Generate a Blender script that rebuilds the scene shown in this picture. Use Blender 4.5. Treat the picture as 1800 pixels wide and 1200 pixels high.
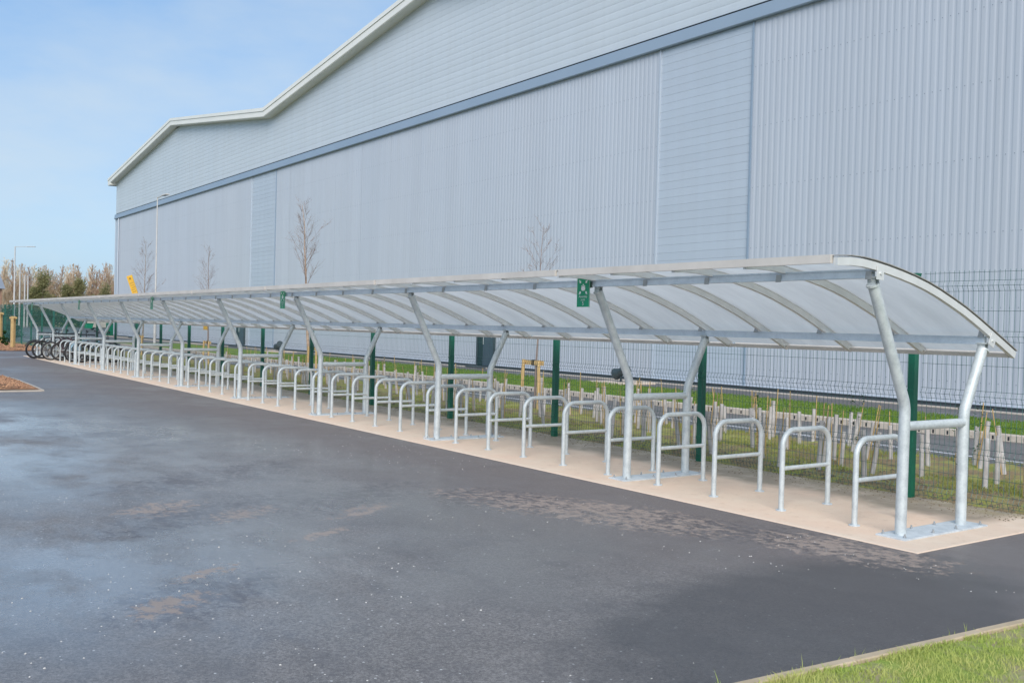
import bpy, math, random
from mathutils import Vector, Matrix, noise as mnoise
random.seed(7)
for o in list(bpy.data.objects): bpy.data.objects.remove(o)
scn = bpy.context.scene
C = scn.collection
R = math.radians

# ------------------------------------------------------------------ camera
cam_d = bpy.data.cameras.new('camera'); cam = bpy.data.objects.new('camera', cam_d); C.objects.link(cam)
cam_d.sensor_fit = 'HORIZONTAL'; cam_d.sensor_width = 36.0; cam_d.lens = 34.248
cam_d.clip_start = 0.05; cam_d.clip_end = 3000
CR = Vector((0.815028, -0.578865, 0.025395)); CU = Vector((-0.013057, 0.025469, 0.999590)); CF = Vector((0.579274, 0.815026, -0.0132))
CP = Vector((-7.1459, -4.5749, 1.6))
cam.matrix_world = Matrix(((CR.x, CU.x, -CF.x, CP.x), (CR.y, CU.y, -CF.y, CP.y), (CR.z, CU.z, -CF.z, CP.z), (0, 0, 0, 1)))
scn.camera = cam
scn.render.resolution_x = 1024; scn.render.resolution_y = 682
# ------------------------------------------------------------------ world and sun
SUN_AZ = math.atan2(-0.62, -0.78)      # direction towards the sun, measured from +Y to +X
SUN_EL = R(36)
w = bpy.data.worlds.new('World'); scn.world = w; w.use_nodes = True
nt = w.node_tree; nt.nodes.clear()
out = nt.nodes.new('ShaderNodeOutputWorld'); bg = nt.nodes.new('ShaderNodeBackground'); bg.inputs['Strength'].default_value = 0.085
sky = nt.nodes.new('ShaderNodeTexSky'); sky.sky_type = 'NISHITA'; sky.sun_disc = False
sky.sun_elevation = SUN_EL; sky.sun_rotation = SUN_AZ; sky.air_density = 1.0; sky.dust_density = 1.2; sky.ozone_density = 2.0
tc = nt.nodes.new('ShaderNodeTexCoord')
mp = nt.nodes.new('ShaderNodeMapping'); mp.inputs['Scale'].default_value = (1.0, 1.0, 2.6); mp.inputs['Location'].default_value = (3.1, .4, 0)
nz = nt.nodes.new('ShaderNodeTexNoise'); nz.inputs['Scale'].default_value = 2.3; nz.inputs['Detail'].default_value = 7; nz.inputs['Roughness'].default_value = .55
rp = nt.nodes.new('ShaderNodeValToRGB'); rp.color_ramp.elements[0].position = .44; rp.color_ramp.elements[0].color = (.0, .0, .0, 1)
rp.color_ramp.elements[1].position = .70; rp.color_ramp.elements[1].color = (.62, .62, .62, 1)
mx = nt.nodes.new('ShaderNodeMix'); mx.data_type = 'RGBA'; mx.inputs[7].default_value = (3.6, 4.0, 4.2, 1)
L = nt.links.new
L(tc.outputs['Generated'], mp.inputs['Vector']); L(mp.outputs[0], nz.inputs['Vector']); L(nz.outputs['Fac'], rp.inputs['Fac'])
veil = nt.nodes.new('ShaderNodeMix'); veil.data_type = 'RGBA'; veil.inputs[0].default_value = .62; veil.inputs[7].default_value = (1.3, 2.4, 4.05, 1)
L(rp.outputs['Color'], mx.inputs[0]); L(sky.outputs['Color'], veil.inputs[6]); L(veil.outputs[2], mx.inputs[6]); L(mx.outputs[2], bg.inputs['Color']); L(bg.outputs[0], out.inputs[0])
sd = bpy.data.lights.new('sun', 'SUN'); sd.energy = 1.5; sd.angle = R(40); sd.color = (1.0, .95, .89)
so = bpy.data.objects.new('sun', sd); C.objects.link(so)
tosun = Vector((math.sin(SUN_AZ) * math.cos(SUN_EL), math.cos(SUN_AZ) * math.cos(SUN_EL), math.sin(SUN_EL)))
so.rotation_euler = tosun.to_track_quat('Z', 'Y').to_euler(); so.location = (0, -20, 30)
vs = scn.view_settings; vs.view_transform = 'Standard'; vs.look = 'None'; vs.exposure = 1.2; vs.gamma = 1.0; vs.use_curve_mapping = False
scn.render.engine = 'CYCLES'
scn.cycles.transparent_max_bounces = 10; scn.cycles.max_bounces = 7; scn.cycles.diffuse_bounces = 3; scn.cycles.glossy_bounces = 2; scn.cycles.transmission_bounces = 5

# ------------------------------------------------------------------ material helpers
def newmat(name):
    m = bpy.data.materials.new(name); m.use_nodes = True
    n = m.node_tree; return m, n, n.nodes['Principled BSDF']
def nd(n, t, **kw):
    x = n.nodes.new(t)
    for k, v in kw.items():
        if k in x.inputs: x.inputs[k].default_value = v
        else: setattr(x, k, v)
    return x
def c4(c): return (c[0], c[1], c[2], 1)
def mixc(n, fac, a, b):
    x = n.nodes.new('ShaderNodeMix'); x.data_type = 'RGBA'
    for i, v in ((0, fac), (6, a), (7, b)):
        if hasattr(v, 'is_linked') or isinstance(v, bpy.types.NodeSocket): n.links.new(v, x.inputs[i])
        elif i == 0: x.inputs[0].default_value = v
        else: x.inputs[i].default_value = c4(v)
    return x.outputs[2]
def math_(n, op, a, b=None, clamp=False):
    x = n.nodes.new('ShaderNodeMath'); x.operation = op; x.use_clamp = clamp
    for i, v in ((0, a), (1, b)):
        if v is None: continue
        if isinstance(v, bpy.types.NodeSocket): n.links.new(v, x.inputs[i])
        else: x.inputs[i].default_value = v
    return x.outputs[0]
def ramp(n, sock, p0, p1, v0=0., v1=1.):
    x = n.nodes.new('ShaderNodeMapRange'); x.clamp = True
    n.links.new(sock, x.inputs[0])
    for i, v in ((1, p0), (2, p1), (3, v0), (4, v1)): x.inputs[i].default_value = v
    return x.outputs[0]
def noise_(n, vec, scale, detail=3, rough=.55, sc=None):
    if sc:
        m_ = nd(n, 'ShaderNodeMapping', Scale=sc); n.links.new(vec, m_.inputs['Vector']); vec = m_.outputs[0]
    x = nd(n, 'ShaderNodeTexNoise', Scale=scale, Detail=detail, Roughness=rough); n.links.new(vec, x.inputs['Vector']); return x.outputs['Fac']
def bump(n, bsdf, h, strength=.3, dist=.01):
    b = nd(n, 'ShaderNodeBump', Strength=strength, Distance=dist); n.links.new(h, b.inputs['Height']); n.links.new(b.outputs[0], bsdf.inputs['Normal'])
def objc(n): return n.nodes.new('ShaderNodeTexCoord').outputs['Object']
def worldpos(n): return n.nodes.new('ShaderNodeNewGeometry').outputs['Position']
def simple(name, a, b=None, scale=8., rough=.6, metal=0., bstr=0., bscale=None, bdist=.004, spec=.5, rv=0.0, world=False):
    m, n, p = newmat(name)
    v = worldpos(n) if world else objc(n)
    f = ramp(n, noise_(n, v, scale, 5), .32, .68)
    n.links.new(mixc(n, f, a, b if b else tuple(x * .86 for x in a)), p.inputs['Base Color'])
    p.inputs['Metallic'].default_value = metal; p.inputs['Specular IOR Level'].default_value = spec
    if rv: n.links.new(ramp(n, f, 0, 1, rough - rv, rough + rv), p.inputs['Roughness'])
    else: p.inputs['Roughness'].default_value = rough
    if bstr: bump(n, p, noise_(n, v, bscale or scale * 4, 4), bstr, bdist)
    return m
M = {}
def galv(name, base, dark):
    m, n, p = newmat(name); v = objc(n)
    vo = nd(n, 'ShaderNodeTexVoronoi', Scale=55.); n.links.new(v, vo.inputs['Vector'])
    f = math_(n, 'ADD', math_(n, 'MULTIPLY', ramp(n, noise_(n, v, 9, 5, .7), .36, .62), .75), math_(n, 'MULTIPLY', vo.outputs['Distance'], .5), True)
    n.links.new(mixc(n, f, dark, base), p.inputs['Base Color']); p.inputs['Metallic'].default_value = .25
    n.links.new(ramp(n, f, 0, 1, .44, .62), p.inputs['Roughness']); bump(n, p, noise_(n, v, 60, 3), .08, .003)
    return m
M['galv'] = galv('galvanised_steel', (.60, .645, .65), (.43, .475, .49))
M['purlin'] = galv('galvanised_channel', (.66, .75, .84), (.54, .63, .72))
M['plate'] = galv('galvanised_plate', (.62, .67, .70), (.46, .51, .54))
M['rib'] = simple('mill_aluminium', (.74, .75, .735), (.66, .67, .655), 6, .42, .25)
M['gasket'] = simple('dark_gasket', (.36, .35, .33), None, 8, .6)
M['trim'] = simple('edge_trim', (.60, .565, .52), (.50, .47, .43), 3, .5)
M['bolt'] = simple('zinc_bolt', (.42, .44, .45), None, 20, .4, .6)
M['green_steel'] = simple('green_powder_coat', (.006, .13, .075), (.004, .10, .06), 5, .38)
M['wire'] = simple('green_wire', (.03, .12, .11), (.02, .09, .085), 5, .45)
M['sign_green'] = simple('sign_green', (.0, .30, .14), (.0, .27, .125), 5, .35)
M['sign_white'] = simple('sign_white', (.82, .84, .82), None, 5, .4)
M['tube_plastic'] = None
M['cane'] = simple('bamboo_cane', (.52, .36, .15), (.42, .28, .11), 30, .6)
M['timber'] = simple('pale_timber', (.62, .44, .20), (.50, .34, .15), 12, .65, bstr=.3, bscale=60)
M['rubber'] = simple('black_rubber', (.018, .018, .02), None, 20, .6)
M['black'] = simple('black_plastic', (.02, .022, .025), (.03, .032, .034), 12, .5)
M['dark_metal'] = simple('dark_slate_metal', (.03, .045, .055), (.045, .06, .07), 6, .45)
M['door'] = simple('slate_blue_door', (.055, .085, .11), (.045, .07, .095), 3, .45)
M['door_reveal'] = simple('reveal_shade_green', (.012, .035, .04), None, 3, .5)
M['bark'] = simple('birch_bark', (.42, .36, .30), (.16, .12, .10), 18, .8, bstr=.5)
M['bark2'] = simple('orange_birch_bark', (.52, .38, .27), (.30, .20, .14), 18, .8, bstr=.5)
M['twig'] = simple('dark_twig', (.29, .225, .20), (.22, .17, .15), 10, .8)
M['kerb'] = simple('kerb_concrete', (.52, .46, .39), (.42, .37, .31), 7, .85, bstr=.3, bscale=90)
M['edging'] = simple('edging_concrete', (.54, .43, .30), (.42, .33, .22), 5, .85, bstr=.4, bscale=80)
M['pad'] = simple('pale_pad_concrete', (.62, .52, .43), (.50, .42, .35), 2, .85)
M['white_paint'] = simple('road_paint', (.72, .74, .76), (.50, .52, .54), 9, .7)
M['lamp'] = simple('lamp_column_paint', (.54, .53, .51), (.47, .46, .44), 2, .5)
M['yellow'] = simple('yellow_board', (.72, .42, .03), (.62, .34, .02), 6, .5)
M['yellow_dark'] = simple('ochre_print', (.34, .18, .02), None, 6, .5)
M['fascia'] = simple('fascia_cream', (.76, .76, .72), (.71, .715, .68), .6, .5)
M['band'] = simple('blue_flashing', (.27, .345, .43), (.24, .315, .40), .3, .4, .1)
M['plinth'] = simple('dark_plinth', (.06, .075, .085), None, 1, .7)
M['gap'] = simple('shadow_gap_black', (.02, .024, .03), None, 1, .9)
M['screw'] = simple('screw_head', (.22, .26, .32), None, 1, .5)
M['roofmetal'] = simple('roof_sheet', (.42, .45, .47), None, .5, .5)
def cladding(name, a, b):
    m, n, p = newmat(name); v = worldpos(n)
    f = ramp(n, noise_(n, v, .25, 4, sc=(1, 1, .5)), .35, .65); s = ramp(n, noise_(n, v, 3.0, 4, sc=(1, 1, .06)), .4, .75)
    col = mixc(n, f, a, b); col = mixc(n, math_(n, 'MULTIPLY', s, .18), col, tuple(x * .8 for x in a))
    oi = n.nodes.new('ShaderNodeObjectInfo'); col = mixc(n, math_(n, 'MULTIPLY', oi.outputs['Random'], .16), col, tuple(x * .72 for x in a))
    n.links.new(col, p.inputs['Base Color']); p.inputs['Metallic'].default_value = .1
    n.links.new(ramp(n, s, 0, 1, .38, .5), p.inputs['Roughness']); return m
M['clad'] = cladding('wall_cladding_vertical', (.50, .535, .59), (.48, .52, .58))
M['clad_h'] = cladding('wall_cladding_plank', (.475, .53, .60), (.455, .52, .595))
M['clad_u'] = cladding('wall_cladding_upper', (.56, .61, .65), (.54, .595, .64))

# translucent sheets
def polycarb():
    m = bpy.data.materials.new('milky_polycarbonate'); m.use_nodes = True; n = m.node_tree; n.nodes.clear()
    o = n.nodes.new('ShaderNodeOutputMaterial'); v = worldpos(n)
    f = math_(n, 'MULTIPLY', ramp(n, noise_(n, v, 1.6, 5, .65, sc=(.5, 2.2, .5)), .38, .66), .9)
    col = mixc(n, f, (.92, .93, .91), (.78, .79, .775))
    d = nd(n, 'ShaderNodeBsdfDiffuse'); t = nd(n, 'ShaderNodeBsdfTranslucent'); r = nd(n, 'ShaderNodeBsdfRefraction', Roughness=.4, IOR=1.12)
    for x in (d, t, r): n.links.new(col, x.inputs['Color'])
    a1 = nd(n, 'ShaderNodeMixShader', Fac=.72); n.links.new(d.outputs[0], a1.inputs[1]); n.links.new(t.outputs[0], a1.inputs[2])
    a2 = nd(n, 'ShaderNodeMixShader', Fac=.22); n.links.new(a1.outputs[0], a2.inputs[1]); n.links.new(r.outputs[0], a2.inputs[2])
    n.links.new(a2.outputs[0], o.inputs[0])
    m2 = bpy.data.materials.new('clear_polycarbonate'); m2.use_nodes = True; n = m2.node_tree; n.nodes.clear()
    o = n.nodes.new('ShaderNodeOutputMaterial'); t = nd(n, 'ShaderNodeBsdfTransparent', Color=(.96, .97, .97, 1)); g = nd(n, 'ShaderNodeBsdfGlossy', Roughness=.2)
    x = nd(n, 'ShaderNodeMixShader', Fac=.07); n.links.new(t.outputs[0], x.inputs[1]); n.links.new(g.outputs[0], x.inputs[2]); n.links.new(x.outputs[0], o.inputs[0])
    return [m, m2]
M['poly'] = polycarb()
def guardmat():
    m = bpy.data.materials.new('milky_guard_plastic'); m.use_nodes = True; n = m.node_tree; n.nodes.clear()
    o = n.nodes.new('ShaderNodeOutputMaterial'); v = worldpos(n)
    f = ramp(n, noise_(n, v, 9, 4), .3, .7); col = mixc(n, f, (.80, .77, .76), (.60, .56, .53))
    d = nd(n, 'ShaderNodeBsdfDiffuse'); t = nd(n, 'ShaderNodeBsdfTranslucent'); n.links.new(col, d.inputs[0]); n.links.new(col, t.inputs[0])
    a = nd(n, 'ShaderNodeMixShader', Fac=.4); n.links.new(d.outputs[0], a.inputs[1]); n.links.new(t.outputs[0], a.inputs[2]); n.links.new(a.outputs[0], o.inputs[0]); return m
M['tube_plastic'] = guardmat()
def leafmat(name, a, b, scale=3., trans=.35):
    m = bpy.data.materials.new(name); m.use_nodes = True; n = m.node_tree; n.nodes.clear()
    o = n.nodes.new('ShaderNodeOutputMaterial'); v = worldpos(n)
    f = ramp(n, noise_(n, v, scale, 4), .3, .7); col = mixc(n, f, a, b)
    d = nd(n, 'ShaderNodeBsdfDiffuse'); t = nd(n, 'ShaderNodeBsdfTranslucent'); n.links.new(col, d.inputs[0]); n.links.new(col, t.inputs[0])
    x = nd(n, 'ShaderNodeMixShader', Fac=trans); n.links.new(d.outputs[0], x.inputs[1]); n.links.new(t.outputs[0], x.inputs[2]); n.links.new(x.outputs[0], o.inputs[0]); return m
M['lawn_blade'] = leafmat('lawn_blade', (.38, .50, .11), (.60, .58, .23), 3)
M['verge_blade'] = leafmat('verge_blade', (.12, .22, .035), (.18, .27, .055), .8)
M['bed_blade'] = leafmat('bed_blade', (.25, .30, .07), (.38, .36, .12), 2.2)
M['evergreen'] = leafmat('evergreen_leaf', (.25, .265, .125), (.38, .345, .18), .6, .5)
M['hedge'] = leafmat('hedge_leaf', (.035, .085, .03), (.075, .13, .045), .7)
M['ivy'] = leafmat('bluish_shrub_leaf', (.04, .11, .08), (.07, .16, .10), .8)
M['bareA'] = simple('bare_twigs_tan', (.56, .42, .28), (.44, .31, .20), .5, .9, world=True)
M['bareB'] = simple('bare_twigs_brown', (.44, .30, .20), (.33, .22, .15), .5, .9, world=True)
M['bareC'] = simple('bare_twigs_cream', (.70, .60, .44), (.56, .46, .33), .5, .9, world=True)

def asphalt(name, tone=1.0, stains=True):
    m, n, p = newmat(name); v = objc(n)
    fine = noise_(n, v, 190, 2, .7); mid = noise_(n, v, 1.1, 4, .6); big = noise_(n, v, .33, 4, .6, sc=(1.0, .75, 1))
    base = mixc(n, ramp(n, fine, .3, .72), (.050 * tone, .046 * tone, .044 * tone), (.168 * tone, .153 * tone, .142 * tone))
    base = mixc(n, math_(n, 'MULTIPLY', ramp(n, mid, .35, .7), .45), base, (.155 * tone, .14 * tone, .13 * tone))
    gr = noise_(n, v, 58, 3, .9); base = mixc(n, math_(n, 'MULTIPLY', ramp(n, gr, .50, .60), .55), base, (.035 * tone, .034 * tone, .036 * tone))
    base = mixc(n, math_(n, 'MULTIPLY', ramp(n, gr, .48, .38), .5), base, (.22 * tone, .21 * tone, .20 * tone))
    mt = noise_(n, v, 3.4, 4, .7, sc=(1, .7, 1)); base = mixc(n, math_(n, 'MULTIPLY', ramp(n, mt, .50, .68), .42), base, (.055 * tone, .052 * tone, .055 * tone))
    damp = ramp(n, big, .44, .60)
    base = mixc(n, math_(n, 'MULTIPLY', damp, .35), base, (.068 * tone, .064 * tone, .063 * tone))
    ro = ramp(n, damp, 0, 1, .62, .36)
    if stains:
        # pale chips in the aggregate
        vo = nd(n, 'ShaderNodeTexVoronoi', Scale=13.); n.links.new(v, vo.inputs['Vector'])
        sel = ramp(n, noise_(n, v, 1.7, 2), .36, .5)
        chip = math_(n, 'MULTIPLY', math_(n, 'LESS_THAN', vo.outputs['Distance'], .085), sel)
        base = mixc(n, math_(n, 'MULTIPLY', chip, .8), base, (.60, .59, .57))
        def ell(cx, cy, rx, ry, rot=0):
            mpp = nd(n, 'ShaderNodeMapping', vector_type='TEXTURE', Location=(cx, cy, 0), Rotation=(0, 0, rot), Scale=(rx, ry, 1)); n.links.new(v, mpp.inputs['Vector'])
            ln = nd(n, 'ShaderNodeVectorMath', operation='LENGTH'); n.links.new(mpp.outputs[0], ln.inputs[0])
            return ramp(n, ln.outputs['Value'], 1.0, .35)
        def patch(spec, col, amount, nscale, lo, hi, base):
            s = None
            for e_ in spec:
                q = ell(*e_); s = q if s is None else math_(n, 'MAXIMUM', s, q)
            nn = noise_(n, v, nscale, 4, .8, sc=(1.0, .8, 1)); n2 = noise_(n, v, 1.5, 3, .6)
            f = math_(n, 'ADD', math_(n, 'MULTIPLY', s, .5), math_(n, 'MULTIPLY', math_(n, 'SUBTRACT', nn, .5), 3.6))
            f = ramp(n, math_(n, 'ADD', f, math_(n, 'MULTIPLY', math_(n, 'SUBTRACT', n2, .5), .9)), lo, hi)
            f = math_(n, 'MULTIPLY', f, ramp(n, s, 0, .25))
            return mixc(n, math_(n, 'MULTIPLY', f, amount), base, col), f
        # older, warmer surface beside the slab and a fresher dark patch towards the lawn
        sx = nd(n, 'ShaderNodeSeparateXYZ'); n.links.new(v, sx.inputs[0])
        wx = math_(n, 'ADD', sx.outputs['X'], math_(n, 'MULTIPLY', math_(n, 'SUBTRACT', noise_(n, v, .8, 4, .6), .5), 2.0))
        base = mixc(n, math_(n, 'MULTIPLY', ramp(n, wx, -2.9, -1.5), .7), base, (.088 * tone, .071 * tone, .067 * tone))
        dk = ramp(n, math_(n, 'ADD', math_(n, 'MULTIPLY', ell(-2.3, -1.05, 2.6, 1.25, .1), .7), math_(n, 'MULTIPLY', noise_(n, v, 1.6, 5, .65), .6)), .42, .75)
        base = mixc(n, math_(n, 'MULTIPLY', dk, .72), base, (.036 * tone, .035 * tone, .036 * tone))
        drk = [(-1.9, 2.9, .7, 1.0, .4), (-3.1, 3.6, 1.3, .5, .5), (-1.1, 1.0, .55, 1.5, .37), (-4.5, 3.5, 1.3, .6, .6), (-5.3, 1.1, .8, .45, .6), (-3.9, 5.4, 1.6, .6, .5)]
        base, f2 = patch(drk, (.06, .048, .052), .66, 12.0, .20, .55, base)
        mud = [(-1.55, 2.1, .62, 2.0, .37), (-.80, -.1, .5, 1.0, .2), (-4.75, 3.9, .62, .34, .6), (-4.2, 3.4, .6, .26, .6),
               (-5.5, 1.0, .42, .2, .6), (-3.3, 3.0, .6, .2, .5), (-5.1, 1.6, .35, .14, .5), (-4.0, 2.3, .4, .12, .5)]
        base, f1 = patch(mud, (.36, .285, .235), .72, 11.0, .22, .58, base)
        # drip spots beside the slab
        v2 = nd(n, 'ShaderNodeTexVoronoi', Scale=9.); n.links.new(v, v2.inputs['Vector'])
        sp = math_(n, 'MULTIPLY', math_(n, 'LESS_THAN', math_(n, 'ADD', v2.outputs['Distance'], math_(n, 'MULTIPLY', noise_(n, v, 30, 2), .35)), .40), ell(-.75, .1, .75, 1.5, .25))
        base = mixc(n, math_(n, 'MULTIPLY', sp, .65), base, (.035, .034, .036))
        ro = math_(n, 'ADD', ro, math_(n, 'MULTIPLY', f1, .25), True)
        scuff = math_(n, 'MULTIPLY', ramp(n, noise_(n, v, 2.6, 4, .7, sc=(.35, 3.2, 1)), .60, .72), ell(-1.25, .35, 1.0, .55, .2))
        base = mixc(n, math_(n, 'MULTIPLY', scuff, .35), base, (.30, .31, .33))
        # wetter sheen further out in the yard
        wet = math_(n, 'MAXIMUM', ell(-4.6, 9.0, 3.4, 8.5, .12), ell(-5.2, 2.0, 2.6, 2.6, 0))
        wetn = math_(n, 'MULTIPLY', wet, ramp(n, noise_(n, v, .75, 6, .68, sc=(1, .6, 1)), .37, .56))
        ro = math_(n, 'SUBTRACT', ro, math_(n, 'MULTIPLY', wetn, .2), True)
        n.links.new(math_(n, 'MULTIPLY', math_(n, 'MULTIPLY', wetn, math_(n, 'SUBTRACT', 1.0, f1)), 1.0), p.inputs['Coat Weight']); p.inputs['Coat Roughness'].default_value = .19
    n.links.new(base, p.inputs['Base Color']); n.links.new(ro, p.inputs['Roughness']); p.inputs['Specular IOR Level'].default_value = .6
    bump(n, p, fine, .35, .004); return m
M['asphalt'] = asphalt('yard_asphalt', 1.55)
M['road'] = asphalt('road_asphalt', 1.15, False)
def slabmat():
    m, n, p = newmat('beige_concrete'); v = objc(n)
    a = ramp(n, noise_(n, v, .8, 6, .6), .35, .65); f = ramp(n, noise_(n, v, 120, 2), .3, .7)
    col = mixc(n, a, (.74, .55, .415), (.70, .565, .44)); col = mixc(n, math_(n, 'MULTIPLY', f, .14), col, (.40, .32, .25))
    sx = nd(n, 'ShaderNodeSeparateXYZ'); n.links.new(v, sx.inputs[0])
    # dark damp staining along the drip line at the back, with a wandering edge
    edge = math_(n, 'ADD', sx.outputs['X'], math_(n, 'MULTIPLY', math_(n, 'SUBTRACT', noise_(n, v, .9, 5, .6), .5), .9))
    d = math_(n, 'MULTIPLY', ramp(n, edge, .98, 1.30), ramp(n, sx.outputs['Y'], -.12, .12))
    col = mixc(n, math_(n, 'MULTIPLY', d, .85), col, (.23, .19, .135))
    g = math_(n, 'MULTIPLY', ramp(n, edge, 1.45, 1.9), ramp(n, noise_(n, v, 3, 4), .4, .7))
    col = mixc(n, math_(n, 'MULTIPLY', g, .5), col, (.36, .30, .12))
    st = ramp(n, noise_(n, v, 7, 6, .75), .54, .70); col = mixc(n, math_(n, 'MULTIPLY', st, .4), col, (.44, .30, .21))
    s2 = ramp(n, noise_(n, v, 2.2, 6, .7), .50, .66); col = mixc(n, math_(n, 'MULTIPLY', s2, .35), col, (.78, .66, .53))
    rim = ramp(n, sx.outputs['X'], -.335, -.345); col = mixc(n, math_(n, 'MULTIPLY', rim, .22), col, (.74, .64, .53))
    n.links.new(col, p.inputs['Base Color']); n.links.new(ramp(n, d, 0, 1, .85, .6), p.inputs['Roughness']); bump(n, p, noise_(n, v, 70, 4), .25, .004); return m
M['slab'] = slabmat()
def soilmat(name, soil, soil2, grass, grass2, thr):
    m, n, p = newmat(name); v = objc(n)
    s = mixc(n, ramp(n, noise_(n, v, 16, 5, .7), .35, .65), soil, soil2); g = mixc(n, ramp(n, noise_(n, v, 5, 5, .65), .35, .65), grass, grass2)
    f = ramp(n, noise_(n, v, 1.9, 7, .68), thr - .06, thr + .06)
    n.links.new(mixc(n, f, s, g), p.inputs['Base Color']); p.inputs['Roughness'].default_value = .95; p.inputs['Specular IOR Level'].default_value = .2
    bump(n, p, noise_(n, v, 28, 6, .75), .8, .03); return m
M['bed'] = soilmat('weedy_soil', (.23, .165, .09), (.33, .25, .15), (.28, .30, .07), (.38, .36, .12), .50)
M['lawn'] = soilmat('lawn_ground', (.36, .32, .17), (.44, .38, .24), (.26, .36, .07), (.36, .42, .11), .44)
M['verge'] = soilmat('verge_ground', (.18, .22, .05), (.21, .24, .07), (.13, .22, .035), (.18, .26, .05), .45)
M['field'] = soilmat('rough_ground', (.17, .17, .08), (.22, .19, .10), (.12, .18, .05), (.18, .22, .07), .48)
M['mulch'] = soilmat('bark_mulch', (.26, .13, .07), (.40, .22, .12), (.17, .085, .05), (.34, .20, .11), .5)
M['chip'] = simple('bark_chip', (.44, .24, .13), (.20, .10, .06), 3.5, .9, world=True)
M['stone'] = simple('pale_pebble', (.62, .60, .56), (.44, .42, .38), 3, .8, world=True)
M['soilcrumb'] = simple('soil_crumb', (.13, .10, .06), (.20, .16, .10), 3, .95, world=True)

# ------------------------------------------------------------------ mesh helpers
class MB:
    def __init__(s): s.v = []; s.f = []; s.m = []
    def add(s, vs, fs, mi=0):
        o = len(s.v); s.v.extend(vs); s.f.extend([tuple(i + o for i in f) for f in fs]); s.m.extend([mi] * len(fs)); return s
    def box(s, x0, x1, y0, y1, z0, z1, mi=0):
        vs = [(x0, y0, z0), (x1, y0, z0), (x1, y1, z0), (x0, y1, z0), (x0, y0, z1), (x1, y0, z1), (x1, y1, z1), (x0, y1, z1)]
        return s.add(vs, [(3, 2, 1, 0), (4, 5, 6, 7), (0, 1, 5, 4), (1, 2, 6, 5), (2, 3, 7, 6), (3, 0, 4, 7)], mi)
    def cbox(s, x0, x1, y0, y1, z0, z1, b=.01, mi=0):      # box with a chamfered top
        vs = [(x0, y0, z0), (x1, y0, z0), (x1, y1, z0), (x0, y1, z0), (x0, y0, z1 - b), (x1, y0, z1 - b), (x1, y1, z1 - b), (x0, y1, z1 - b),
              (x0 + b, y0 + b, z1), (x1 - b, y0 + b, z1), (x1 - b, y1 - b, z1), (x0 + b, y1 - b, z1)]
        return s.add(vs, [(3, 2, 1, 0), (8, 9, 10, 11), (0, 1, 5, 4), (1, 2, 6, 5), (2, 3, 7, 6), (3, 0, 4, 7), (4, 5, 9, 8), (5, 6, 10, 9), (6, 7, 11, 10), (7, 4, 8, 11)], mi)
    def tube(s, pts, r, n=10, caps=True, mi=0):
        pts = [Vector(p) for p in pts]; k = len(pts); rs = r if isinstance(r, (list, tuple)) else [r] * k
        t0 = (pts[1] - pts[0]).normalized(); a = Vector((0, 0, 1)) if abs(t0.z) < .9 else Vector((0, 1, 0))
        nrm = t0.cross(a).normalized(); vs = []; tp = t0
        for i, p in enumerate(pts):
            t = (pts[min(i + 1, k - 1)] - pts[max(i - 1, 0)])
            t = t.normalized() if t.length > 1e-9 else tp
            nrm = (nrm - t * nrm.dot(t)).normalized(); bn = t.cross(nrm); tp = t
            for j in range(n):
                a_ = 2 * math.pi * j / n; vs.append(tuple(p + (nrm * math.cos(a_) + bn * math.sin(a_)) * rs[i]))
        fs = [(i * n + j, i * n + (j + 1) % n, (i + 1) * n + (j + 1) % n, (i + 1) * n + j) for i in range(k - 1) for j in range(n)]
        if caps: fs += [tuple(range(n - 1, -1, -1)), tuple((k - 1) * n + j for j in range(n))]
        return s.add(vs, fs, mi)
    def torus(s, c, ax, Rr, r, n=32, k=8, mi=0):
        ax = Vector(ax).normalized(); u = ax.orthogonal().normalized(); w_ = ax.cross(u); c = Vector(c); vs = []
        for i in range(n):
            a = 2 * math.pi * i / n; d = u * math.cos(a) + w_ * math.sin(a)
            for j in range(k):
                b = 2 * math.pi * j / k; vs.append(tuple(c + d * (Rr + r * math.cos(b)) + ax * (r * math.sin(b))))
        return s.add(vs, [(i * k + j, ((i + 1) % n) * k + j, ((i + 1) % n) * k + (j + 1) % k, i * k + (j + 1) % k) for i in range(n) for j in range(k)], mi)
    def cyl(s, c, ax, r, h, n=16, mi=0):
        ax = Vector(ax).normalized(); c = Vector(c); return s.tube([c - ax * h / 2, c + ax * h / 2], r, n, True, mi)
    def extrude_y(s, prof, y0, y1, mi=0):      # closed (x,z) profile, counter-clockwise seen from -y
        n = len(prof); vs = [(x, y0, z) for x, z in prof] + [(x, y1, z) for x, z in prof]
        return s.add(vs, [(i, (i + 1) % n, n + (i + 1) % n, n + i) for i in range(n)] + [tuple(range(n - 1, -1, -1)), tuple(range(n, 2 * n))], mi)
    def mesh(s, name, mats, smooth=False):
        me = bpy.data.meshes.new(name); me.from_pydata(s.v, [], s.f)
        for m in (mats if isinstance(mats, (list, tuple)) else [mats]): me.materials.append(m)
        if any(s.m): me.polygons.foreach_set('material_index', s.m)
        if smooth: me.polygons.foreach_set('use_smooth', [True] * len(me.polygons))
        me.update(); return me
def ob(name, me, parent=None, loc=(0, 0, 0), rot=(0, 0, 0), sc=None):
    o = bpy.data.objects.new(name, me); C.objects.link(o); o.parent = parent; o.location = loc; o.rotation_euler = rot
    if sc: o.scale = sc
    return o
def tag(o, label, cat, group=None):
    o['label'] = label; o['category'] = cat
    if group: o['group'] = group
    return o
def thing(name, label, cat, loc=(0, 0, 0), rot=(0, 0, 0), group=None): return tag(ob(name, None, None, loc, rot), label, cat, group)
def struct(name, me, parent=None):
    o = ob(name, me, parent)
    if parent is None: o['kind'] = 'structure'
    return o
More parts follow.
